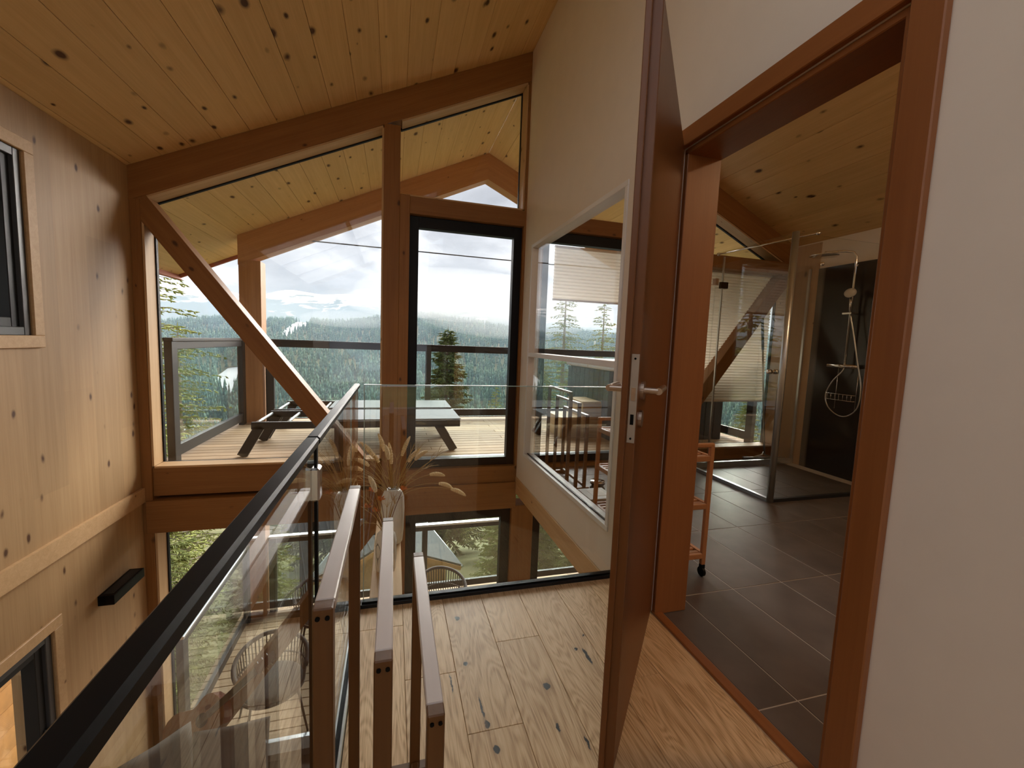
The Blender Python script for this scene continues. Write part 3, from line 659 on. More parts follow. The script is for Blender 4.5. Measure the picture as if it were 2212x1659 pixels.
lathe('body', [(.06, 0), (.066, .006), (.066, .02), (.052, .03), (.052, .05), (.064, .06), (.064, .07)], 'black', wt, (1.72, 3.25, 0)); lathe('cap', [(.064, .07), (.06, .083), (.03, .088)], 'chrome', wt, (1.72, 3.25, 0))
cl = thing('ceiling_lamp', 'round opal ceiling lamp in the bathroom beyond the doorway', 'lamp', (3.2, .2, roofz(3.2)-.03))
lathe('base', [(.15, 0), (.15, .03)], 'white_paint', cl, (3.2, .2, roofz(3.2)-.10)); m, nt_, b_ = newmat('opal_lit'); b_.inputs['Emission Color'].default_value = (1, .66, .36, 1); b_.inputs['Emission Strength'].default_value = 60
lathe('opal_shade', [(.03, -.07), (.10, -.06), (.14, -.03), (.145, 0)], 'opal_lit', cl, (3.2, .2, roofz(3.2)-.10))
# shower
sh = thing('shower_enclosure', 'clear glass shower enclosure with chrome corner post and round door knob', 'shower', (3.7, 3.2, 0))
box('glass_panel', (3.05, 2.726, .03), (XR-.018, 2.734, 2.20), 'shower_glass', sh); box('glass_door', (3.046, 2.76, .03), (3.054, 3.57, 2.20), 'shower_glass', sh)
box('glass_panel', (3.046, 3.575, .03), (3.054, 3.70, 2.20), 'shower_glass', sh); box('glass_panel', (3.09, 3.716, .03), (3.255, 3.724, 2.21), 'shower_glass', sh); box('glass_panel', (3.265, 3.716, .03), (XR-.018, 3.724, 2.21), 'shower_glass', sh)
tube('corner_post', [(3.05, 2.73, 0), (3.05, 2.73, 2.205)], .026, 'aluminium', sh, 16)
for x, y in ((3.09, 3.72), (3.26, 3.72)): box('edge_profile', (x-.006, y-.008, 0), (x+.006, y+.008, 2.21), 'aluminium', sh)
box('wall_profile', (XR-.034, 3.708, 0), (XR-.016, 3.732, 2.18), 'aluminium', sh); box('wall_profile', (XR-.034, 2.718, 0), (XR-.016, 2.742, 2.18), 'aluminium', sh)
box('floor_profile', (3.05, 2.715, 0), (XR-.016, 2.745, .028), 'rail_grey', sh); box('floor_profile', (3.035, 2.745, 0), (3.065, 3.705, .028), 'aluminium', sh); box('floor_profile', (3.065, 3.705, 0), (XR-.016, 3.735, .055), 'aluminium', sh)
tube('stabiliser_bar', [(3.2, 3.76, 2.235), (3.265, 2.70, 2.215)], .007, 'chrome', sh, 10)
for p in ((3.2, 3.74, 2.235), (3.263, 2.72, 2.215), (3.34, 2.72, 1.98)):
    bm = bmesh.new(); bmesh.ops.create_uvsphere(bm, u_segments=14, v_segments=8, radius=.016); mk('clamp', bm, 'chrome', sh, p, True)
box('hinge', (3.235, 3.70, 1.89), (3.32, 3.74, 1.955), 'black', sh, .003); box('hinge', (3.034, 3.55, 1.89), (3.07, 3.60, 1.955), 'brushed_steel', sh, .003)
lathe('door_knob', [(.016, -.05), (.020, -.045), (.020, -.02), (.010, -.015), (.010, .015), (.020, .02), (.020, .045), (.016, .05)], 'chrome', sh, (3.05, 2.825, 1.09)).rotation_euler = (0, math.pi/2, 0)
ss = thing('shower_set', 'chrome shower set with round rain head, riser rail, thermostat bar and hose', 'shower head', (XR, 3.21, 1.15))
xr = XR-.075
tube('riser', [(xr, 3.20, 1.14), (xr, 3.20, 2.14), (xr, 3.20, 2.22), (xr-.02, 3.22, 2.262), (xr-.07, 3.27, 2.275), (xr-.2, 3.37, 2.27)], .0115, 'chrome', ss, 12)
lathe('rain_head', [(.005, .03), (.02, .026), (.11, .012), (.128, .006), (.128, 0), (.12, -.003)], 'chrome', ss, (xr-.20, 3.375, 2.235))
for z in (2.13,): box('wall_bracket', (xr, 3.185, z-.012), (XR-.015, 3.215, z+.012), 'chrome', ss, .004)
bm = bmesh.new(); add_tube(bm, [(0, -.155, 0), (0, .155, 0)], .021, 16); mk('thermostat_bar', bm, 'chrome', ss, (xr, 3.215, 1.142), True)
for y in (3.10, 3.32): box('wall_union', (xr, y-.02, 1.122), (XR-.015, y+.02, 1.162), 'chrome', ss, .008)
hs = lathe('hand_shower', [(.004, .02), (.03, .018), (.05, .006), (.05, -.004), (.03, -.006)], 'paper', ss, (xr-.06, 3.18, 1.86)); hs.rotation_euler = (0, -1.15, .3)
tube('hand_shower_grip', [(xr-.045, 3.185, 1.85), (xr-.03, 3.18, 1.66)], [.011, .013], 'chrome', ss); box('slider', (xr-.05, 3.16, 1.655), (xr+.012, 3.25, 1.675), 'chrome', ss, .004)
hp = [(xr-.03, 3.18, 1.66), (xr-.02, 3.13, 1.45), (xr-.02, 3.07, 1.2), (xr-.02, 3.01, .95), (xr-.02, 3.02, .75), (xr-.02, 3.10, .655), (xr-.02, 3.20, .645), (xr-.02, 3.31, .72), (xr-.02, 3.345, .84), (xr-.02, 3.29, .98), (xr-.01, 3.215, 1.08), (xr, 3.20, 1.13)]
def smooth_path(p, n=5):
    P = [Vector(q) for q in p]; out = []
    for i in range(len(P)-1):
        a, b_, c, d_ = P[max(i-1, 0)], P[i], P[i+1], P[min(i+2, len(P)-1)]
        for k in range(n):
            t = k/n; out.append(.5*((2*b_)+(c-a)*t+(2*a-5*b_+4*c-d_)*t*t+(3*b_-a-3*c+d_)*t**3))
    return out+[P[-1]]
tube('hose', smooth_path(hp), .0075, 'steel', ss, 8)
bk = thing('wire_basket', 'small chrome wire basket hanging below the shower thermostat', 'basket', (XR-.05, 3.2, .83))
for z in (.80, .86):
    tube('wire_ring', [(XR-.016, 3.06, z), (XR-.11, 3.06, z), (XR-.11, 3.34, z), (XR-.016, 3.34, z)], .003, 'chrome', bk, 6)
for y in np.linspace(3.08, 3.32, 7): tube('wire', [(XR-.016, y, .80), (XR-.11, y, .80), (XR-.11, y, .86)], .002, 'chrome', bk, 5)
for y in (3.10, 3.30): tube('hanger', [(XR-.018, y, .70), (XR-.018, y, 1.12)], .003, 'chrome', bk, 6)
sq = thing('floor_squeegee', 'long-handled floor squeegee leaning against the bathroom window', 'squeegee', (4.12, 3.84, 0))
tube('handle', [(4.12, 3.82, .09), (4.03, 3.93, 1.62)], .011, 'aluminium', sq, 10); tube('grip', [(4.05, 3.905, 1.28), (4.03, 3.93, 1.63)], .015, 'anthracite', sq, 10)
beam('blade_bar', (3.86, 3.86, .045), (4.40, 3.80, .035), .03, .018, 'aluminium', sq); beam('rubber_lip', (3.86, 3.86, .018), (4.40, 3.80, .018), .008, .036, 'black', sq); tube('fork', [(4.0, 3.845, .05), (4.10, 3.83, .075), (4.12, 3.82, .13), (4.14, 3.83, .075), (4.25, 3.82, .045)], .009, 'aluminium', sq)
def pleated(name, label, x0, x1, z0, z1, y, cord=True):
    t = thing(name, label, 'blind', (x0, y, z1)); n = int((z1-z0)/.016); V = []; Fc = []
    for i in range(n+1):
        z = z0+(z1-z0)*i/n; yy = y+(.008 if i % 2 else -.008); V += [(x0, yy, z), (x1, yy, z)]
    for i in range(n): Fc.append((2*i, 2*i+1, 2*i+3, 2*i+2))
    o = mesh_np('fabric', V, Fc, 'blind'); put(o, t)
    box('head_rail', (x0, y-.012, z1), (x1, y+.012, z1+.02), 'white_paint', t); box('bottom_rail', (x0, y-.012, z0-.018), (x1, y+.012, z0), 'white_paint', t)
    if cord:
        for x in np.linspace(x0+.12, x1-.12, 3): tube('cord', [(x, y-.010, z0), (x, y-.010, z1)], .0015, 'paper', t, 5)
    return t
pleated('pleated_blind', 'cream pleated blind lowered over the large bathroom window', 2.665, 4.30, .675, 2.125, YG-.04)
pleated('pleated_blind', 'white pleated blind across the top of the bathroom balcony door', 1.50, 2.33, 1.70, 2.19, YF+.03, False)

# ------------------------------------------------------------------ lower room: sofa, cushions, guitar
so = thing('corner_sofa', 'grey fabric corner sofa on the lower floor below the gallery', 'sofa', (-1.2, 3.2, LOW))
box('seat', (XL+.02, 2.85, LOW+.08), (-.55, 3.78, LOW+.31), 'sofa_fabric', so, .04); box('backrest', (XL+.02, 3.62, LOW+.31), (-.55, 3.80, LOW+.37), 'sofa_fabric', so, .03)
box('seat', (XL+.02, 1.2, LOW+.08), (XL+.92, 2.84, LOW+.31), 'sofa_fabric', so, .04); box('backrest', (XL+.02, 1.2, LOW+.31), (XL+.2, 3.6, LOW+.37), 'sofa_fabric', so, .03)
for x, y in ((-1.85, 3.7), (-.62, 3.7), (-1.85, 1.28), (-1.1, 1.28), (-.62, 2.93)): box('leg', (x-.025, y-.025, LOW), (x+.025, y+.025, LOW+.08), 'black', so)
def cushion(label, c, w, h, t, rot):
    bm = bmesh.new(); n = 10; V = {}
    for s in (0, 1):
        for i in range(n+1):
            for j in range(n+1):
                u, v = i/n*2-1, j/n*2-1; edge = max(abs(u), abs(v)); rr = (1-edge**4)*(1-.25*(u*u+v*v)); q = 1-.06*(1-abs(u))*abs(v)**3
                if s and edge > .999: V[s, i, j] = V[0, i, j]; continue
                V[s, i, j] = bm.verts.new((u*w/2*(1-.05*(1-abs(v))), (1 if s else -1)*t/2*rr, v*h/2*(1-.05*(1-abs(u)))))
    for s in (0, 1):
        for i in range(n):
            for j in range(n):
                f = [V[s, i, j], V[s, i+1, j], V[s, i+1, j+1], V[s, i, j+1]]; bm.faces.new(f if not s else f[::-1])
    o = mk('sofa_cushion', bm, 'sofa_fabric', None, c, True); o.rotation_euler = rot; return tag(o, label, 'cushion', 'loose cushions on the corner sofa')
cushion('wide grey cushion leaning on the sofa back in front of the window', (-1.19, 3.46, LOW+.58), .54, .50, .17, (-.32, -.04, 0))
cushion('grey cushion in the sofa corner against the timber wall', (-1.62, 3.38, LOW+.62), .46, .50, .17, (-.30, .0, .75))
cushion('small grey cushion lying in front of the corner cushion', (-1.42, 3.08, LOW+.52), .34, .30, .13, (-.5, 0, .3))
# acoustic guitar
gt = thing('acoustic_guitar', 'brown acoustic guitar leaning behind the sofa cushions', 'guitar', (0, 0, 0))
prof_g = [(0, .05), (.01, .105), (.04, .155), (.09, .188), (.14, .196), (.19, .182), (.24, .145), (.285, .122), (.33, .126), (.38, .142), (.42, .140), (.455, .115), (.475, .07), (.485, .03)]
pl = [(x, w_) for x, w_ in prof_g]+[(x, -w_) for x, w_ in prof_g[::-1]]
bm = bmesh.new(); A = [bm.verts.new((x, y, 0)) for x, y in pl]; B = [bm.verts.new((x, y, -.10)) for x, y in pl]
bm.faces.new(B[::-1])
for i in range(len(pl)): bm.faces.new((A[i], B[i], B[(i+1) % len(pl)], A[(i+1) % len(pl)]))
o = mk('body', bm, 'guitar_side'); o.parent = gt
bm = bmesh.new(); A = [bm.verts.new((x, y*.995, .001)) for x, y in pl]; B = [bm.verts.new((x, y*.995, .004)) for x, y in pl]; bm.faces.new(B); bm.faces.new(A[::-1])
for i in range(len(pl)): bm.faces.new((A[i], A[(i+1) % len(pl)], B[(i+1) % len(pl)], B[i]))
o = mk('soundboard', bm, 'guitar_top'); o.parent = gt
def gbox(nm_, lo, hi, mat):
    bm = bmesh.new(); bbox(bm, lo, hi, .001); o = mk(nm_, bm, mat); o.parent = gt; return o
gbox('neck', (.47, -.026, -.018), (.80, .026, .006), 'guitar_side'); gbox('fingerboard', (.36, -.026, .006), (.80, .026, .012), 'ebony'); gbox('headstock', (.80, -.036, -.016), (.975, .036, .002), 'guitar_side'); gbox('bridge', (.12, -.08, .004), (.145, .08, .014), 'ebony')
bm = bmesh.new(); bmesh.ops.create_cone(bm, cap_ends=True, segments=28, radius1=.05, radius2=.05, depth=.002, matrix=Matrix.Translation((.31, 0, .0055))); o = mk('sound_hole', bm, 'black'); o.parent = gt
for x in (.835, .88, .925):
    for s in (1, -1):
        bm = bmesh.new(); add_tube(bm, [(x, s*.03, -.007), (x, s*.056, -.007)], [.004, .007], 8); o = mk('tuning_peg', bm, 'chrome'); o.parent = gt
for i in range(6):
    bm = bmesh.new(); y = (i-2.5)*.0085; add_tube(bm, [(.13, y*1.15, .016), (.85, y*.9, .014)], .0006, 4); o = mk('string', bm, 'chrome'); o.parent = gt
_a = (Vector((-1.02, 3.80, -1.585))-Vector((-1.70, 3.66, -2.13))).normalized(); _n = Vector((-.30, -.75, .55)); _n = (_n-_a*_n.dot(_a)).normalized(); _s = _n.cross(_a)
gt.matrix_basis = Matrix(((_a.x, _s.x, _n.x, -1.72), (_a.y, _s.y, _n.y, 3.68), (_a.z, _s.z, _n.z, -2.12), (0, 0, 0, 1)))

# ------------------------------------------------------------------ balcony and terrace
for nm, z0 in (('balcony_deck', DECK), ('terrace_deck', LOW+.02)):
    dk = sname(nm, (XC, 5.3, z0)); i = 0; y = 4.16
    while y < 6.46:
        xs = [-2.0, .4+.9*(i % 3), 2.9+.5*(i % 2), 4.54]
        for a, b_ in zip(xs[:-1], xs[1:]): beam('plank', (a+.001, y+.058, z0-.013), (b_-.001, y+.058, z0-.013), .113, .026, 'deck_wood', dk, bev=.004)
        y += .118; i += 1
    box('deck_frame', (-2.0, 4.15, z0-.2), (4.54, 6.46, z0-.03), 'spruce_outer', dk)
    box('edge_flashing', (-2.02, 6.46, z0-.2), (4.56, 6.475, z0+.01), 'rail_grey', dk); box('door_sill', (-1.86, 4.08, z0-.05), (M(-1.86), 4.165, z0+.02), 'aluminium', dk)
bfm = thing('gable_frame', 'timber gable frame with rafters and corner posts at the balcony front', 'timber frame', (XC, 6.3, DECK))
rafters(6.2, .2, .36, bfm, 'spruce_outer', -1.91)
for s in (0, 1):
    mm = (lambda x: x) if s == 0 else M
    a = sorted((mm(-1.905), mm(-1.655))); vpost(a[0], a[1], LOW-3.2, roofz(-1.905)-.3, bfm, 6.2, .22, 'spruce_outer')
tube('tie_rod', [(-1.66, 6.3, 2.50), (M(-1.66), 6.3, 2.47)], .008, 'anthracite', bfm, 6)
def railing(label, p0, p1, zb, posts, pane_cuts, capmat, wide_ends=True, bodymat='rail_grey'):
    p0, p1 = Vector(p0), Vector(p1); d_ = p1-p0; l = d_.length; u = d_.normalized()
    t = thing('deck_railing', label, 'railing', (p0.x, p0.y, zb), 'glass railings of the two decks')
    P = lambda s, z: (p0.x+u.x*s, p0.y+u.y*s, zb+z)
    beam('top_rail', P(0, 1.085), P(l, 1.085), .075, .03, capmat, t); beam('side_rail', P(0, 1.035), P(l, 1.035), .045, .07, bodymat, t)
    beam('bottom_rail', P(0, .10), P(l, .10), .045, .10, bodymat, t)
    for s, w_ in posts: beam('post', P(s, 0), P(s, 1.07), w_, .06, bodymat, t, up=(-u.y, u.x, 0))
    c = [0]+pane_cuts+[l]
    for a, b_ in zip(c[:-1], c[1:]): beam('glass_pane', P(a+.006, .57), P(b_-.006, .57), .010, .86, 'rail_glass', t, bev=.001)
    return t
for lvl, zb, cap, bm_ in (('balcony', DECK, 'rail_grey', 'rail_grey'), ('lower terrace', LOW+.02, 'aluminium', 'rail_grey')):
    railing('dark framed glass railing at the left side of the '+lvl, (-1.86, 4.28, 0), (-1.86, 6.14, 0), zb, [(.05, .10), (1.81, .10)], [.95], cap, bodymat=bm_)
    railing('dark framed glass railing at the right side of the '+lvl, (M(-1.86), 4.28, 0), (M(-1.86), 6.14, 0), zb, [(.05, .10), (1.81, .10)], [.95], cap, bodymat=bm_)
    railing('long dark framed glass railing along the front edge of the '+lvl, (-1.64, 6.31, 0), (M(-1.64), 6.31, 0), zb, [(.05, .10), (2.125, .08), (3.69, .08), (5.77, .10)], [2.125, 3.69], cap, bodymat=bm_)
# loungers
def lounger(label, y0):
    t = thing('sun_lounger', label, 'sun lounger', (-.3, y0+.33, DECK), 'flat sun loungers on the balcony'); w_ = .66; z = .375
    for y in (y0, y0+w_):
        beam('side_rail', (-1.29, y, z), (.69, y, z), .035, .07, 'anthracite', t)
        beam('leg', (-1.215, y, z), (-1.375, y, DECK+.002), .035, .085, 'anthracite', t, up=(1, 0, .5))
        beam('leg', (.45, y, z), (.63, y, DECK+.002), .035, .085, 'anthracite', t, up=(1, 0, .5))
    for x in (-1.27, -1.0, -.78): tube('cross_bar', [(x, y0, z+.01), (x, y0+w_, z+.01)], .014, 'aluminium', t)
    box('sling', (-.72, y0+.01, z+.036), (.0, y0+w_-.01, z+.046), 'sling', t, .002); box('sling', (.01, y0+.01, z+.036), (.70, y0+w_-.01, z+.046), 'sling', t, .002)
    beam('end_rail', (.675, y0, z), (.675, y0+w_, z), .03, .06, 'anthracite', t)
    tube('support_strut', [(-.55, y0+.1, z-.02), (-1.0, y0+.1, z+.015)], .009, 'aluminium', t)
lounger('dark framed flat sun lounger nearest the gable window', 4.46); lounger('dark framed flat sun lounger at the back, beside the balcony front rail', 5.235)
# hot tub + steps
ht = thing('hot_tub', 'dark grey outdoor hot tub with pale folding cover', 'hot tub', (3.4, 5.3, DECK))
for i in range(12):
    x = 2.62+.132*i; box('side_board', (x, 4.60, DECK), (x+.128, 4.63, .94), 'tub_panel', ht, .003)
for i in range(10):
    y = 4.62+.145*i; box('side_board', (2.60, y, DECK), (2.63, y+.141, .94), 'tub_panel', ht, .003); box('side_board', (4.18, y, DECK), (4.21, y+.141, .94), 'tub_panel', ht, .003)
box('shell', (2.63, 4.63, DECK), (4.18, 6.06, .95), 'tub_panel', ht); box('cover', (2.57, 4.57, .95), (4.24, 5.33, 1.06), 'tub_cover', ht, .02); box('cover', (2.57, 5.34, .95), (4.24, 6.1, 1.06), 'tub_cover', ht, .02)
sp_ = thing('tub_steps', 'pale wooden two-tread step box in front of the hot tub', 'steps', (2.3, 5.15, DECK))
for (x0, x1, z1) in ((2.035, 2.33, DECK+.26), (2.33, 2.595, DECK+.46)):
    zz = DECK
    for k in range(2 if z1 < .4 else 4):
        hh = (z1-DECK-.03)/(2 if z1 < .4 else 4); box('riser_board', (x0, 4.91, zz+.001), (x0+.02, 5.38, zz+hh-.002), 'step_wood', sp_, .002); box('side_board', (x0+.02, 4.91, zz+.001), (x1, 4.93, zz+hh-.002), 'deck_wood', sp_, .002); zz += hh
    for k in range(3):
        w3 = (x1-x0)/3; box('tread_board', (x0-.01+w3*k, 4.90, z1-.028), (x0-.012+w3*(k+1), 5.39, z1), 'step_wood', sp_, .002)
# rope chairs on the lower terrace
def rope_chair(label, x, y, rot):
    t = thing('rope_chair', label, 'chair', (0, 0, 0), 'rope chairs on the lower terrace'); R = .29
    def arc(a, r, z): return (r*math.sin(a), r*math.cos(a)*.95, z)
    A = np.linspace(-2.1, 2.1, 33)
    topz = lambda a: .79-.17*min(1, (abs(a)/2.1))**1.6
    tube('top_rail', [arc(a, R+.03, topz(a)) for a in A], .021, 'rope', t, 8)
    tube('seat_ring', [arc(a, R-.01, .42) for a in np.linspace(-math.pi, math.pi, 41)], .014, 'anthracite', t, 8)
    bm = bmesh.new()
    for a in np.linspace(-2.05, 2.05, 38): add_tube(bm, [arc(a, R-.005, .42), arc(a, R+.012, .56), arc(a, R+.03, topz(a))], .0062, 5)
    mk('rope_cords', bm, 'rope', t)
    tube('waist_cord', [arc(a, R+.014, .56) for a in A], .010, 'rope', t, 6)
    lathe('seat_cushion', [(.24, .42), (.272, .44), (.272, .47), (.24, .49), (.0005, .495)], 'cushion_dark', t, (0, 0, 0))
    for sx in (-1, 1):
        for sy in (-1, 1): tube('leg', [(sx*.20, sy*.20, .42), (sx*.27, sy*.26, 0)], [.012, .010], 'anthracite', t)
    t.location = (x, y, LOW+.02); t.rotation_euler = (0, 0, rot); return t
c = at(952, 1228, 'Z', LOW+.79); rope_chair('dark rope chair right of the middle post, behind the lower glass door', c.x-.02, c.y-.30, .2)
c = at(706, 1240, 'Z', LOW+.79); rope_chair('dark rope chair at the terrace front rail, left of the middle post', c.x, c.y-.30, .15)
c = at(600, 1366, 'Z', LOW+.79); rope_chair('dark rope chair nearest the lower window, beside the guitar neck', c.x+.02, c.y-.30, .35)

# ------------------------------------------------------------------ landscape
PY = [-40, 4, 8, 30, 60, 120, 250, 380, 460, 900, 1500, 1700, 2300]
PZ = [-3.5, -4.9, -6.3, -15.5, -27, -48, -92, -118, -116, -44, 50, 48, -40]
def ground(x, y):
    """valley: house slope, bottom, opposite hillside; numpy friendly"""
    x = np.asarray(x, float); y = np.asarray(y, float)
    z = np.interp(y, PY, PZ)
    u = np.clip((y-400)/1100, 0, 1)
    az = x/np.maximum(np.abs(y), 1)
    z = z + u*(18*np.sin(az*7+1.2)+9*np.sin(az*17+.4)+26*np.clip(az+.12, -.3, .4)) + np.clip((y-60)/200, 0, 1)*(3.5*np.sin(x*.021+1)+3*np.sin(y*.017+x*.009))
    return z
def grid_mesh(name, xs, ys, fz, mat):
    X, Y = np.meshgrid(xs, ys); Z = fz(X, Y); V = np.stack([X, Y, Z], -1).reshape(-1, 3); n, m_ = len(xs), len(ys)
    Fc = [(j*n+i, j*n+i+1, (j+1)*n+i+1, (j+1)*n+i) for j in range(m_-1) for i in range(n-1)]
    o = mesh_np(name, V, Fc, mat)
    for p in o.data.polygons: p.use_smooth = True
    return o
struct(grid_mesh('ground', np.concatenate([np.linspace(-1900, -80, 45), np.linspace(-70, 70, 29), np.linspace(80, 2600, 55)]), np.concatenate([np.linspace(-40, 60, 21), np.linspace(70, 460, 30), np.linspace(480, 2300, 60)]), lambda X, Y: ground(X, Y), 'grass'))
# far snowy range
def far(X, Y):
    az = X/Y; prof = 640+60*np.sin(az*9+.6)+34*np.sin(az*23+1.5)+18*np.sin(az*51)-420*np.clip(az+.02, 0, .6)
    return prof*np.exp(-((Y-6200)/1500.)**2)+60*np.sin(X*.004+Y*.003)*np.exp(-((Y-6200)/2200.)**2)-60
m, nt, b = newmat('far_mountain'); g = N(nt, 'ShaderNodeNewGeometry'); nz = N(nt, 'ShaderNodeTexNoise', ins={'Scale': .0035, 'Detail': 6.0, 'Roughness': .6}); mp = N(nt, 'ShaderNodeMapping', ins={'Scale': (1., 1., 4.)}); L(nt, g.outputs['Position'], mp.inputs[0]); L(nt, mp.outputs[0], nz.inputs['Vector'])
sx = N(nt, 'ShaderNodeSeparateXYZ'); L(nt, g.outputs['Position'], sx.inputs[0])
hgt = N(nt, 'ShaderNodeMapRange', ins={1: 150., 2: 480., 3: -.18, 4: .14}); L(nt, sx.outputs[2], hgt.inputs[0])
L(nt, ramp(nt, [(.53, (.07, .11, .10)), (.57, (.82, .84, .88))], math_(nt, 'ADD', nz.outputs[0], hgt.outputs[0])).outputs[0], b.inputs['Base Color']); b.inputs['Roughness'].default_value = .9
struct(grid_mesh('mountain_range', np.linspace(-7000, 6500, 140), np.linspace(3200, 8200, 36), far, 'far_mountain'))
def hit(px, py):
    d = ray(px, py); d = d/math.hypot(d.x, d.y); t = 20.
    while t < 2400:
        p = CAM+d*t
        if p.z < float(ground(p.x, p.y)): return p
        t += max(1., t*.004)
    return CAM+d*t
snow_polys = []
def snow(label, px):
    P = [hit(*q) for q in px]; snow_polys.append([(p.x, p.y) for p in P])
    # fan of small quads draped on the slope
    c = sum((Vector((p.x, p.y)) for p in P), Vector((0, 0)))/len(P); V = []; Fc = []; nr = 5; n = len(P)*4
    ring = []
    for i in range(len(P)):
        a, b_ = P[i], P[(i+1) % len(P)]
        for k in range(4): q = k/4; ring.append((a.x*(1-q)+b_.x*q, a.y*(1-q)+b_.y*q))
    for r_ in range(nr+1):
        for (x, y) in ring:
            q = r_/nr; X, Y = c.x+(x-c.x)*q, c.y+(y-c.y)*q; V.append((X, Y, float(ground(X, Y))+.15+1.2*(1-q)))
    for r_ in range(nr):
        for i in range(n): Fc.append((r_*n+i, r_*n+(i+1) % n, (r_+1)*n+(i+1) % n, (r_+1)*n+i))
    return tag(mesh_np('snow_field', V, Fc, 'snow'), label, 'snow')
snow('long white ski run on the forested hillside between the brace and middle post', [(598, 728), (622, 712), (640, 698), (668, 682), (700, 674), (690, 690), (668, 702), (640, 714), (618, 728)])
snow('snow patch on the slope seen through the left balcony railing', [(470, 812), (492, 796), (518, 792), (524, 806), (512, 826), (500, 846), (492, 858), (486, 840), (470, 836), (456, 830)])
snow('thin snow strip low on the slope behind the left railing', [(385, 930), (420, 918), (440, 922), (430, 935), (400, 945)])
def inpoly(x, y):
    for P in snow_polys:
        c_ = False
        for i in range(len(P)):
            (x1, y1), (x2, y2) = P[i], P[i-1]
            if (y1 > y) != (y2 > y) and x < (x2-x1)*(y-y1)/(y2-y1)+x1: c_ = not c_
        if c_: return True
    return False
# neighbour chalet below
A = CAM+ray(825, 1178)*(20/math.hypot(*ray(825, 1178)[:2])); dv = Vector((-.238, .971, 0)); sv = Vector((.971, .238, 0)); hw, drop, ln = 4.1, 1.95, 11.
ch = thing('chalet', 'neighbouring chalet below the terrace with grey sheet roof and orange eaves', 'house', (A.x, A.y, A.z-6))
for s in (-1, 1):
    side = (sv*s*hw-Vector((0, 0, drop))); L_ = side.length; sd = side.normalized(); nrm = sd.cross(dv)*(1 if s > 0 else -1); nrm = nrm if nrm.z > 0 else -nrm
    p0 = A+side/2; rf = beam('roof_slope', p0, p0+dv*ln, L_+.06, .10, 'roof_sheet', ch, up=nrm)
    for k in range(12 if s < 0 else 0):
        q = A+side*((k+.3)/12)+nrm*.055; beam('roof_rib', q, q+dv*ln, .05, .04, 'roof_seam', rf, up=nrm)
    q = A-dv*.04-nrm*.14; beam('verge_board', q, q+side, .06, .20, 'fascia', ch, up=nrm); q = A+dv*.12-nrm*.09; 
    beam('soffit', A+side/2-nrm*.09, A+side/2-nrm*.09+dv*1.0, L_, .05, 'fascia', ch, up=nrm)
    q = A+side; tube('gutter', [q-dv*.1, q+dv*ln], .06, 'aluminium', ch, 8)
wl0 = A+dv*1.0
for s in (-1, 1):
    c = wl0+sv*s*(hw-.6); beam('side_wall', c+Vector((0, 0, -3.9)), c+dv*(ln-1.2)+Vector((0, 0, -3.9)), .2, 4.2, 'larch_clad', ch)
bm = bmesh.new(); hb = hw-.6; pts = [(-hb, -6), (hb, -6), (hb, -drop*.87-.15), (0, -.2), (-hb, -drop*.87-.15)]
a_ = [bm.verts.new(wl0+sv*x+Vector((0, 0, z))) for x, z in pts]; b2 = [bm.verts.new(wl0+dv*.2+sv*x+Vector((0, 0, z))) for x, z in pts]; bm.faces.new(a_); bm.faces.new(b2[::-1])
for i in range(5): bm.faces.new((a_[i], b2[i], b2[(i+1) % 5], a_[(i+1) % 5]))
bmesh.ops.recalc_face_normals(bm, faces=bm.faces); mk('gable_wall', bm, 'larch_clad', ch)
# neighbour wall seen through the left windows
nb = thing('timber_shed', 'orange timber-clad shed seen through the lower left window', 'shed', (-3.9, 3.3, -5.2))
for k in range(18): box('cladding_board', (-3.25, 1.2, -4.9+.2*k), (-3.22, 5.2, -4.705+.2*k), 'larch_clad', nb)
box('wall', (-4.8, 1.2, -6.2), (-3.25, 5.2, -1.3), 'larch_clad', nb); beam('roof', (-4.05, .9, -1.15), (-4.05, 5.5, -1.15), 1.9, .12, 'roof_sheet', nb, up=(.2, 0, 1))

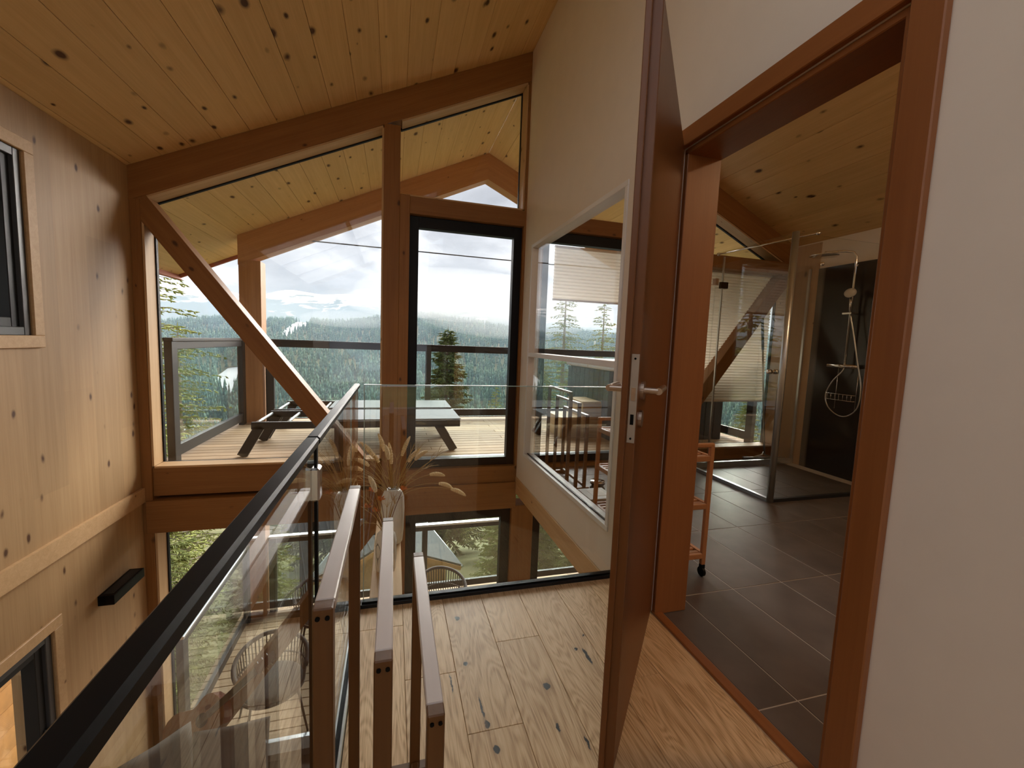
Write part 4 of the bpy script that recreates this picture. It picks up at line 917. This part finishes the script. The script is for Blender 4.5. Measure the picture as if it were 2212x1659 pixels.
# trees
def tree_mesh(seed, h, rb, whorls, nb, droop, start, twig, dens, bare=0):
    """conifer: trunk verts and foliage verts (twigs are slim three-sided spikes)"""
    r = random.Random(seed); V = []; Fc = []; bt = bmesh.new()
    add_tube(bt, [(0, 0, 0), (.02*h*.1, 0, h*.35), (0, .01*h*.1, h*.7), (0, 0, h)], [h*.017, h*.013, h*.007, .01], 7)
    def spike(p, d, l, w_):
        s1 = d.orthogonal().normalized()*w_; s2 = d.cross(s1).normalized()*w_; m_ = p+d*l*.45; i = len(V)
        V.extend([p, m_+s1, m_-s1*.6+s2*.8, m_-s1*.6-s2*.8, p+d*l]); Fc.extend([(i, i+1, i+2), (i, i+2, i+3), (i, i+3, i+1), (i+4, i+2, i+1), (i+4, i+3, i+2), (i+4, i+1, i+3)])
    for k in range(whorls):
        for j in range(nb):
            q = min(.995, max(0, (k+r.uniform(-1.3, 1.3))/whorls)); z = h*(start+(1-start)*q); ln = rb*(1-q)**.8*r.uniform(.75, 1.15)+.12
            a = 2*math.pi*(j+r.uniform(-.35, .35))/nb+k*1.7; L1 = ln*r.uniform(.7, 1.1); d0 = Vector((math.cos(a), math.sin(a), 0)); pts = []
            for i in range(6):
                u = i/5; pts.append(Vector((0, 0, z))+d0*L1*u+Vector((0, 0, L1*(-droop*u*1.3+droop*1.0*u*u+.10*math.sin(u*3)))))
            add_tube(bt, pts[::2]+[pts[-1]] if bare else [pts[0], pts[3], pts[5]], [.006+.012*L1, .004+.006*L1, .003, .002][:4 if bare else 3], 3, False)
            n = max(3, int(dens*L1))
            for i in range(n):
                u = (i+1)/(n+.5); f = u*5; i0 = min(int(f), 4); p = pts[i0].lerp(pts[i0+1], f-i0); tg = (pts[i0+1]-pts[i0]).normalized(); sd = tg.cross(Vector((0, 0, 1))).normalized()
                for s in (1, -1):
                    dv_ = (sd*s*r.uniform(.5, 1)+tg*r.uniform(.3, .9)+Vector((0, 0, r.uniform(-.55, .1)))).normalized(); spike(p, dv_, twig*(1.15-.6*u)*r.uniform(.6, 1.25)*(.6+.4*min(1, L1)), twig*.11)
            spike(pts[4], (pts[5]-pts[4]).normalized(), twig*1.0, twig*.11)
    spike(Vector((0, 0, h*.97)), Vector((0, 0, 1)), h*.05, .04)
    me = bpy.data.meshes.new('foliage'); me.from_pydata([tuple(v) for v in V], [], Fc); me.update()
    mt = bpy.data.meshes.new('trunk'); bt.to_mesh(mt); bt.free(); return mt, me
KINDS = {}
def kind(name, mat, tmat, **kw):
    mt, me = tree_mesh(**kw); mt.materials.append(MATS[tmat]); me.materials.append(MATS[mat]); KINDS[name] = (mt, me, kw['h'])
kind('spruce', 'spruce_needles', 'bark', seed=3, h=18., rb=4.9, whorls=52, nb=10, droop=.42, start=.10, twig=.66, dens=6.0)
kind('larch', 'larch_needles', 'twig', seed=5, h=15., rb=3.4, whorls=44, nb=7, droop=.20, start=.12, twig=.26, dens=5.5, bare=1)
kind('near', 'near_needles', 'twig', seed=8, h=14., rb=3.4, whorls=50, nb=9, droop=.38, start=.06, twig=.42, dens=9, bare=1)
def tree(kd, name, label, x, y, top=None, scale=1., rot=0., cat='tree'):
    mt, me, h = KINDS[kd]; z = float(ground(x, y))-.1
    if top is not None: scale = (top-z)/h
    t = thing(name, label, cat, (x, y, z), 'conifers on the slope near the house')
    for nm_, me_ in (('trunk', mt), ('foliage', me)):
        o = bpy.data.objects.new(nm_, me_); COL.objects.link(o); o.parent = t
    t.scale = (scale*.92, scale*.92, scale); t.rotation_euler = (0, 0, rot); return t
tree('spruce', 'spruce_tree', 'full green spruce standing beyond the front balcony railing', 4.85, 40., 2.35, rot=.4)
tree('larch', 'larch_tree', 'bare-branched larch left of the house beside the balcony', -5.7, 12.0, 5.6, rot=1.)
tree('larch', 'larch_tree', 'yellow-green larch seen behind the left balcony railing', -10.0, 24, 1.5, rot=2.)
tree('near', 'spruce_tree', 'mossy spruce beside the lower terrace railing on the left', -4.5, 9.2, -.2, rot=.2)
tree('near', 'spruce_tree', 'smaller mossy spruce close behind the lower left terrace post', -3.3, 12.2, -2.2, rot=3.1)
tree('near', 'spruce_tree', 'lichen-grey spruce further behind the left terrace railing', -6.8, 13.5, -1.0, rot=1.9)
tree('larch', 'larch_tree', 'larch with thin crown, left one seen through the interior window', 12.6, 30.5, 6.2, rot=.6)
tree('larch', 'larch_tree', 'shorter larch with thin crown, right one seen through the interior window', 15.6, 30., 5.0, rot=3.2)
tree('larch', 'larch_tree', 'young yellow-green larch right of the big spruce', 8.2, 34., -2.4, rot=2.2)
tree('larch', 'larch_tree', 'small larch at the right edge of the glass door view', 9.6, 31., -1.6, rot=4.2)
tree('near', 'spruce_tree', 'spruce with dead lower twigs behind the chalet eaves', 6.3, 19.0, -1.2, rot=.9)
tree('near', 'spruce_tree', 'pale twiggy spruce close to the right chalet eave', 4.6, 16.2, -2.6, rot=5.5)
tree('near', 'spruce_tree', 'dark spruce behind the lower glass door at its right side', 7.6, 21., .2, rot=2.9)
tree('near', 'spruce_tree', 'tall spruce trunk seen under the white wall beam', 9.0, 17.5, 0., rot=4.0)
tree('near', 'spruce_tree', 'green spruce seen through the bathroom window below the blind', 12.5, 12.5, -.5, rot=5.0)
tree('spruce', 'spruce_tree', 'spruce standing far right beyond the hot tub', 17.0, 20.5, 1.0, rot=1.2)
# forest on the valley sides
PTS = []
def scatter(y0, y1, n, smin, smax):
    k = 0
    while k < n:
        y = math.sqrt(rng.uniform(y0*y0, y1*y1)); az = rng.uniform(-.80, 1.25); x = az*y
        if inpoly(x, y): k += 1; continue
        PTS.append((x, y, rng.uniform(smin, smax))); k += 1
scatter(110, 330, 900, 11, 20); scatter(400, 800, 9000, 13, 25); scatter(800, 1620, 17000, 13, 24)
PTS.sort(key=lambda p: p[0]**2+p[1]**2)
def cone_tree(seed, tiers, seg):
    r = random.Random(seed); V = []; Fc = []
    for t in range(tiers):
        z0 = .06+.86*t/tiers; z1 = min(1., z0+1.55/tiers); R_ = .17*(1-t/(tiers+.35)); c = len(V); V.append((0, 0, z1)); V.append((0, 0, z0+.04))
        for k in range(seg):
            a = 2*math.pi*k/seg+t; rr = R_*(r.uniform(.8, 1.15) if k % 2 == 0 else r.uniform(.5, .75)); V.append((rr*math.cos(a), rr*math.sin(a), z0+r.uniform(-.02, .02)))
        for k in range(seg): Fc.append((c, c+2+k, c+2+(k+1) % seg)); Fc.append((c+1, c+2+(k+1) % seg, c+2+k))
    return np.array(V), Fc
mids = []
for s in range(4):
    V, Fc = cone_tree(s, 6, 10); me = bpy.data.meshes.new('forest_tree'); me.from_pydata([tuple(v) for v in V], [], Fc); me.update(); me.materials.append(MATS['forest']); mids.append(me)
for i, (x, y, h_) in enumerate(PTS[:300]):
    o = bpy.data.objects.new('forest_conifer', mids[i % 4]); COL.objects.link(o); o.location = (x, y, float(ground(x, y))-.2); o.scale = (h_*1.05, h_*1.05, h_); o.rotation_euler = (0, 0, i*1.3)
    tag(o, 'conifer in the dense forest down on the valley slope', 'tree', 'nearest conifers of the valley forest')
vs = []; fs = []; base = 0
far_v = [tuple(map(np.array, cone_tree(11+s, 3, 6))) for s in range(5)]
rest = np.array(PTS[300:]); gz = ground(rest[:, 0], rest[:, 1])
for i, (x, y, h_) in enumerate(rest):
    V, Fc = far_v[i % 5]; c_, s_ = math.cos(i), math.sin(i); wv = 1.0+.25*math.sin(i*2.3)
    P = np.empty_like(V); P[:, 0] = (V[:, 0]*c_-V[:, 1]*s_)*h_*wv+x; P[:, 1] = (V[:, 0]*s_+V[:, 1]*c_)*h_*wv+y; P[:, 2] = V[:, 2]*h_+gz[i]-.3
    vs.append(P); fs.append(Fc+base); base += len(V)
V = np.concatenate(vs); Fc = np.concatenate(fs)
me = bpy.data.meshes.new('valley_forest'); me.vertices.add(len(V)); me.vertices.foreach_set('co', V.ravel()); me.loops.add(Fc.size); me.loops.foreach_set('vertex_index', Fc.ravel())
me.polygons.add(len(Fc)); me.polygons.foreach_set('loop_start', np.arange(0, Fc.size, 3)); me.polygons.foreach_set('loop_total', np.full(len(Fc), 3)); me.update(calc_edges=True)
tag(mkm('valley_forest', me, 'forest'), 'dense conifer forest covering the opposite valley side', 'forest', kind='stuff')

# haze over the valley and low cloud on the ridge
def vol(name, dens, col, aniso=0.):
    m = bpy.data.materials.new(name); m.use_nodes = True; nt = m.node_tree; nt.nodes.clear(); MATS[name] = m
    o = N(nt, 'ShaderNodeOutputMaterial'); v = N(nt, 'ShaderNodeVolumeScatter', ins={'Density': dens, 'Anisotropy': aniso}); v.inputs['Color'].default_value = (*col, 1); L(nt, v.outputs[0], o.inputs['Volume'])
vol('haze', .00034, (.40, .52, .66)); vol('mist', .0026, (.72, .74, .80))
hz = box('valley_haze', (-5000, 150, -260), (6000, 3600, 230), 'haze'); tag(hz, 'bluish haze lying over the whole valley', 'haze', kind='stuff')
for i, (px, py, D_, rx, ry, rz_) in enumerate(((1000, 640, 1250, 300, 160, 75), (880, 655, 1350, 190, 140, 45), (1100, 665, 1100, 260, 160, 80), (760, 690, 1150, 120, 90, 22))):
    d = ray(px, py); p = CAM+d*(D_/math.hypot(d.x, d.y)); bm = bmesh.new(); bmesh.ops.create_icosphere(bm, subdivisions=4, radius=1, matrix=Matrix.Diagonal((rx, ry, rz_, 1)))
    tag(mk('low_cloud', bm, 'mist', None, p, True), ('large white low cloud behind the glass door', 'low cloud beside the middle post over the ridge', 'low cloud over the forest at the right of the glass door', 'thin low cloud drifting above the ski run')[i], 'cloud')
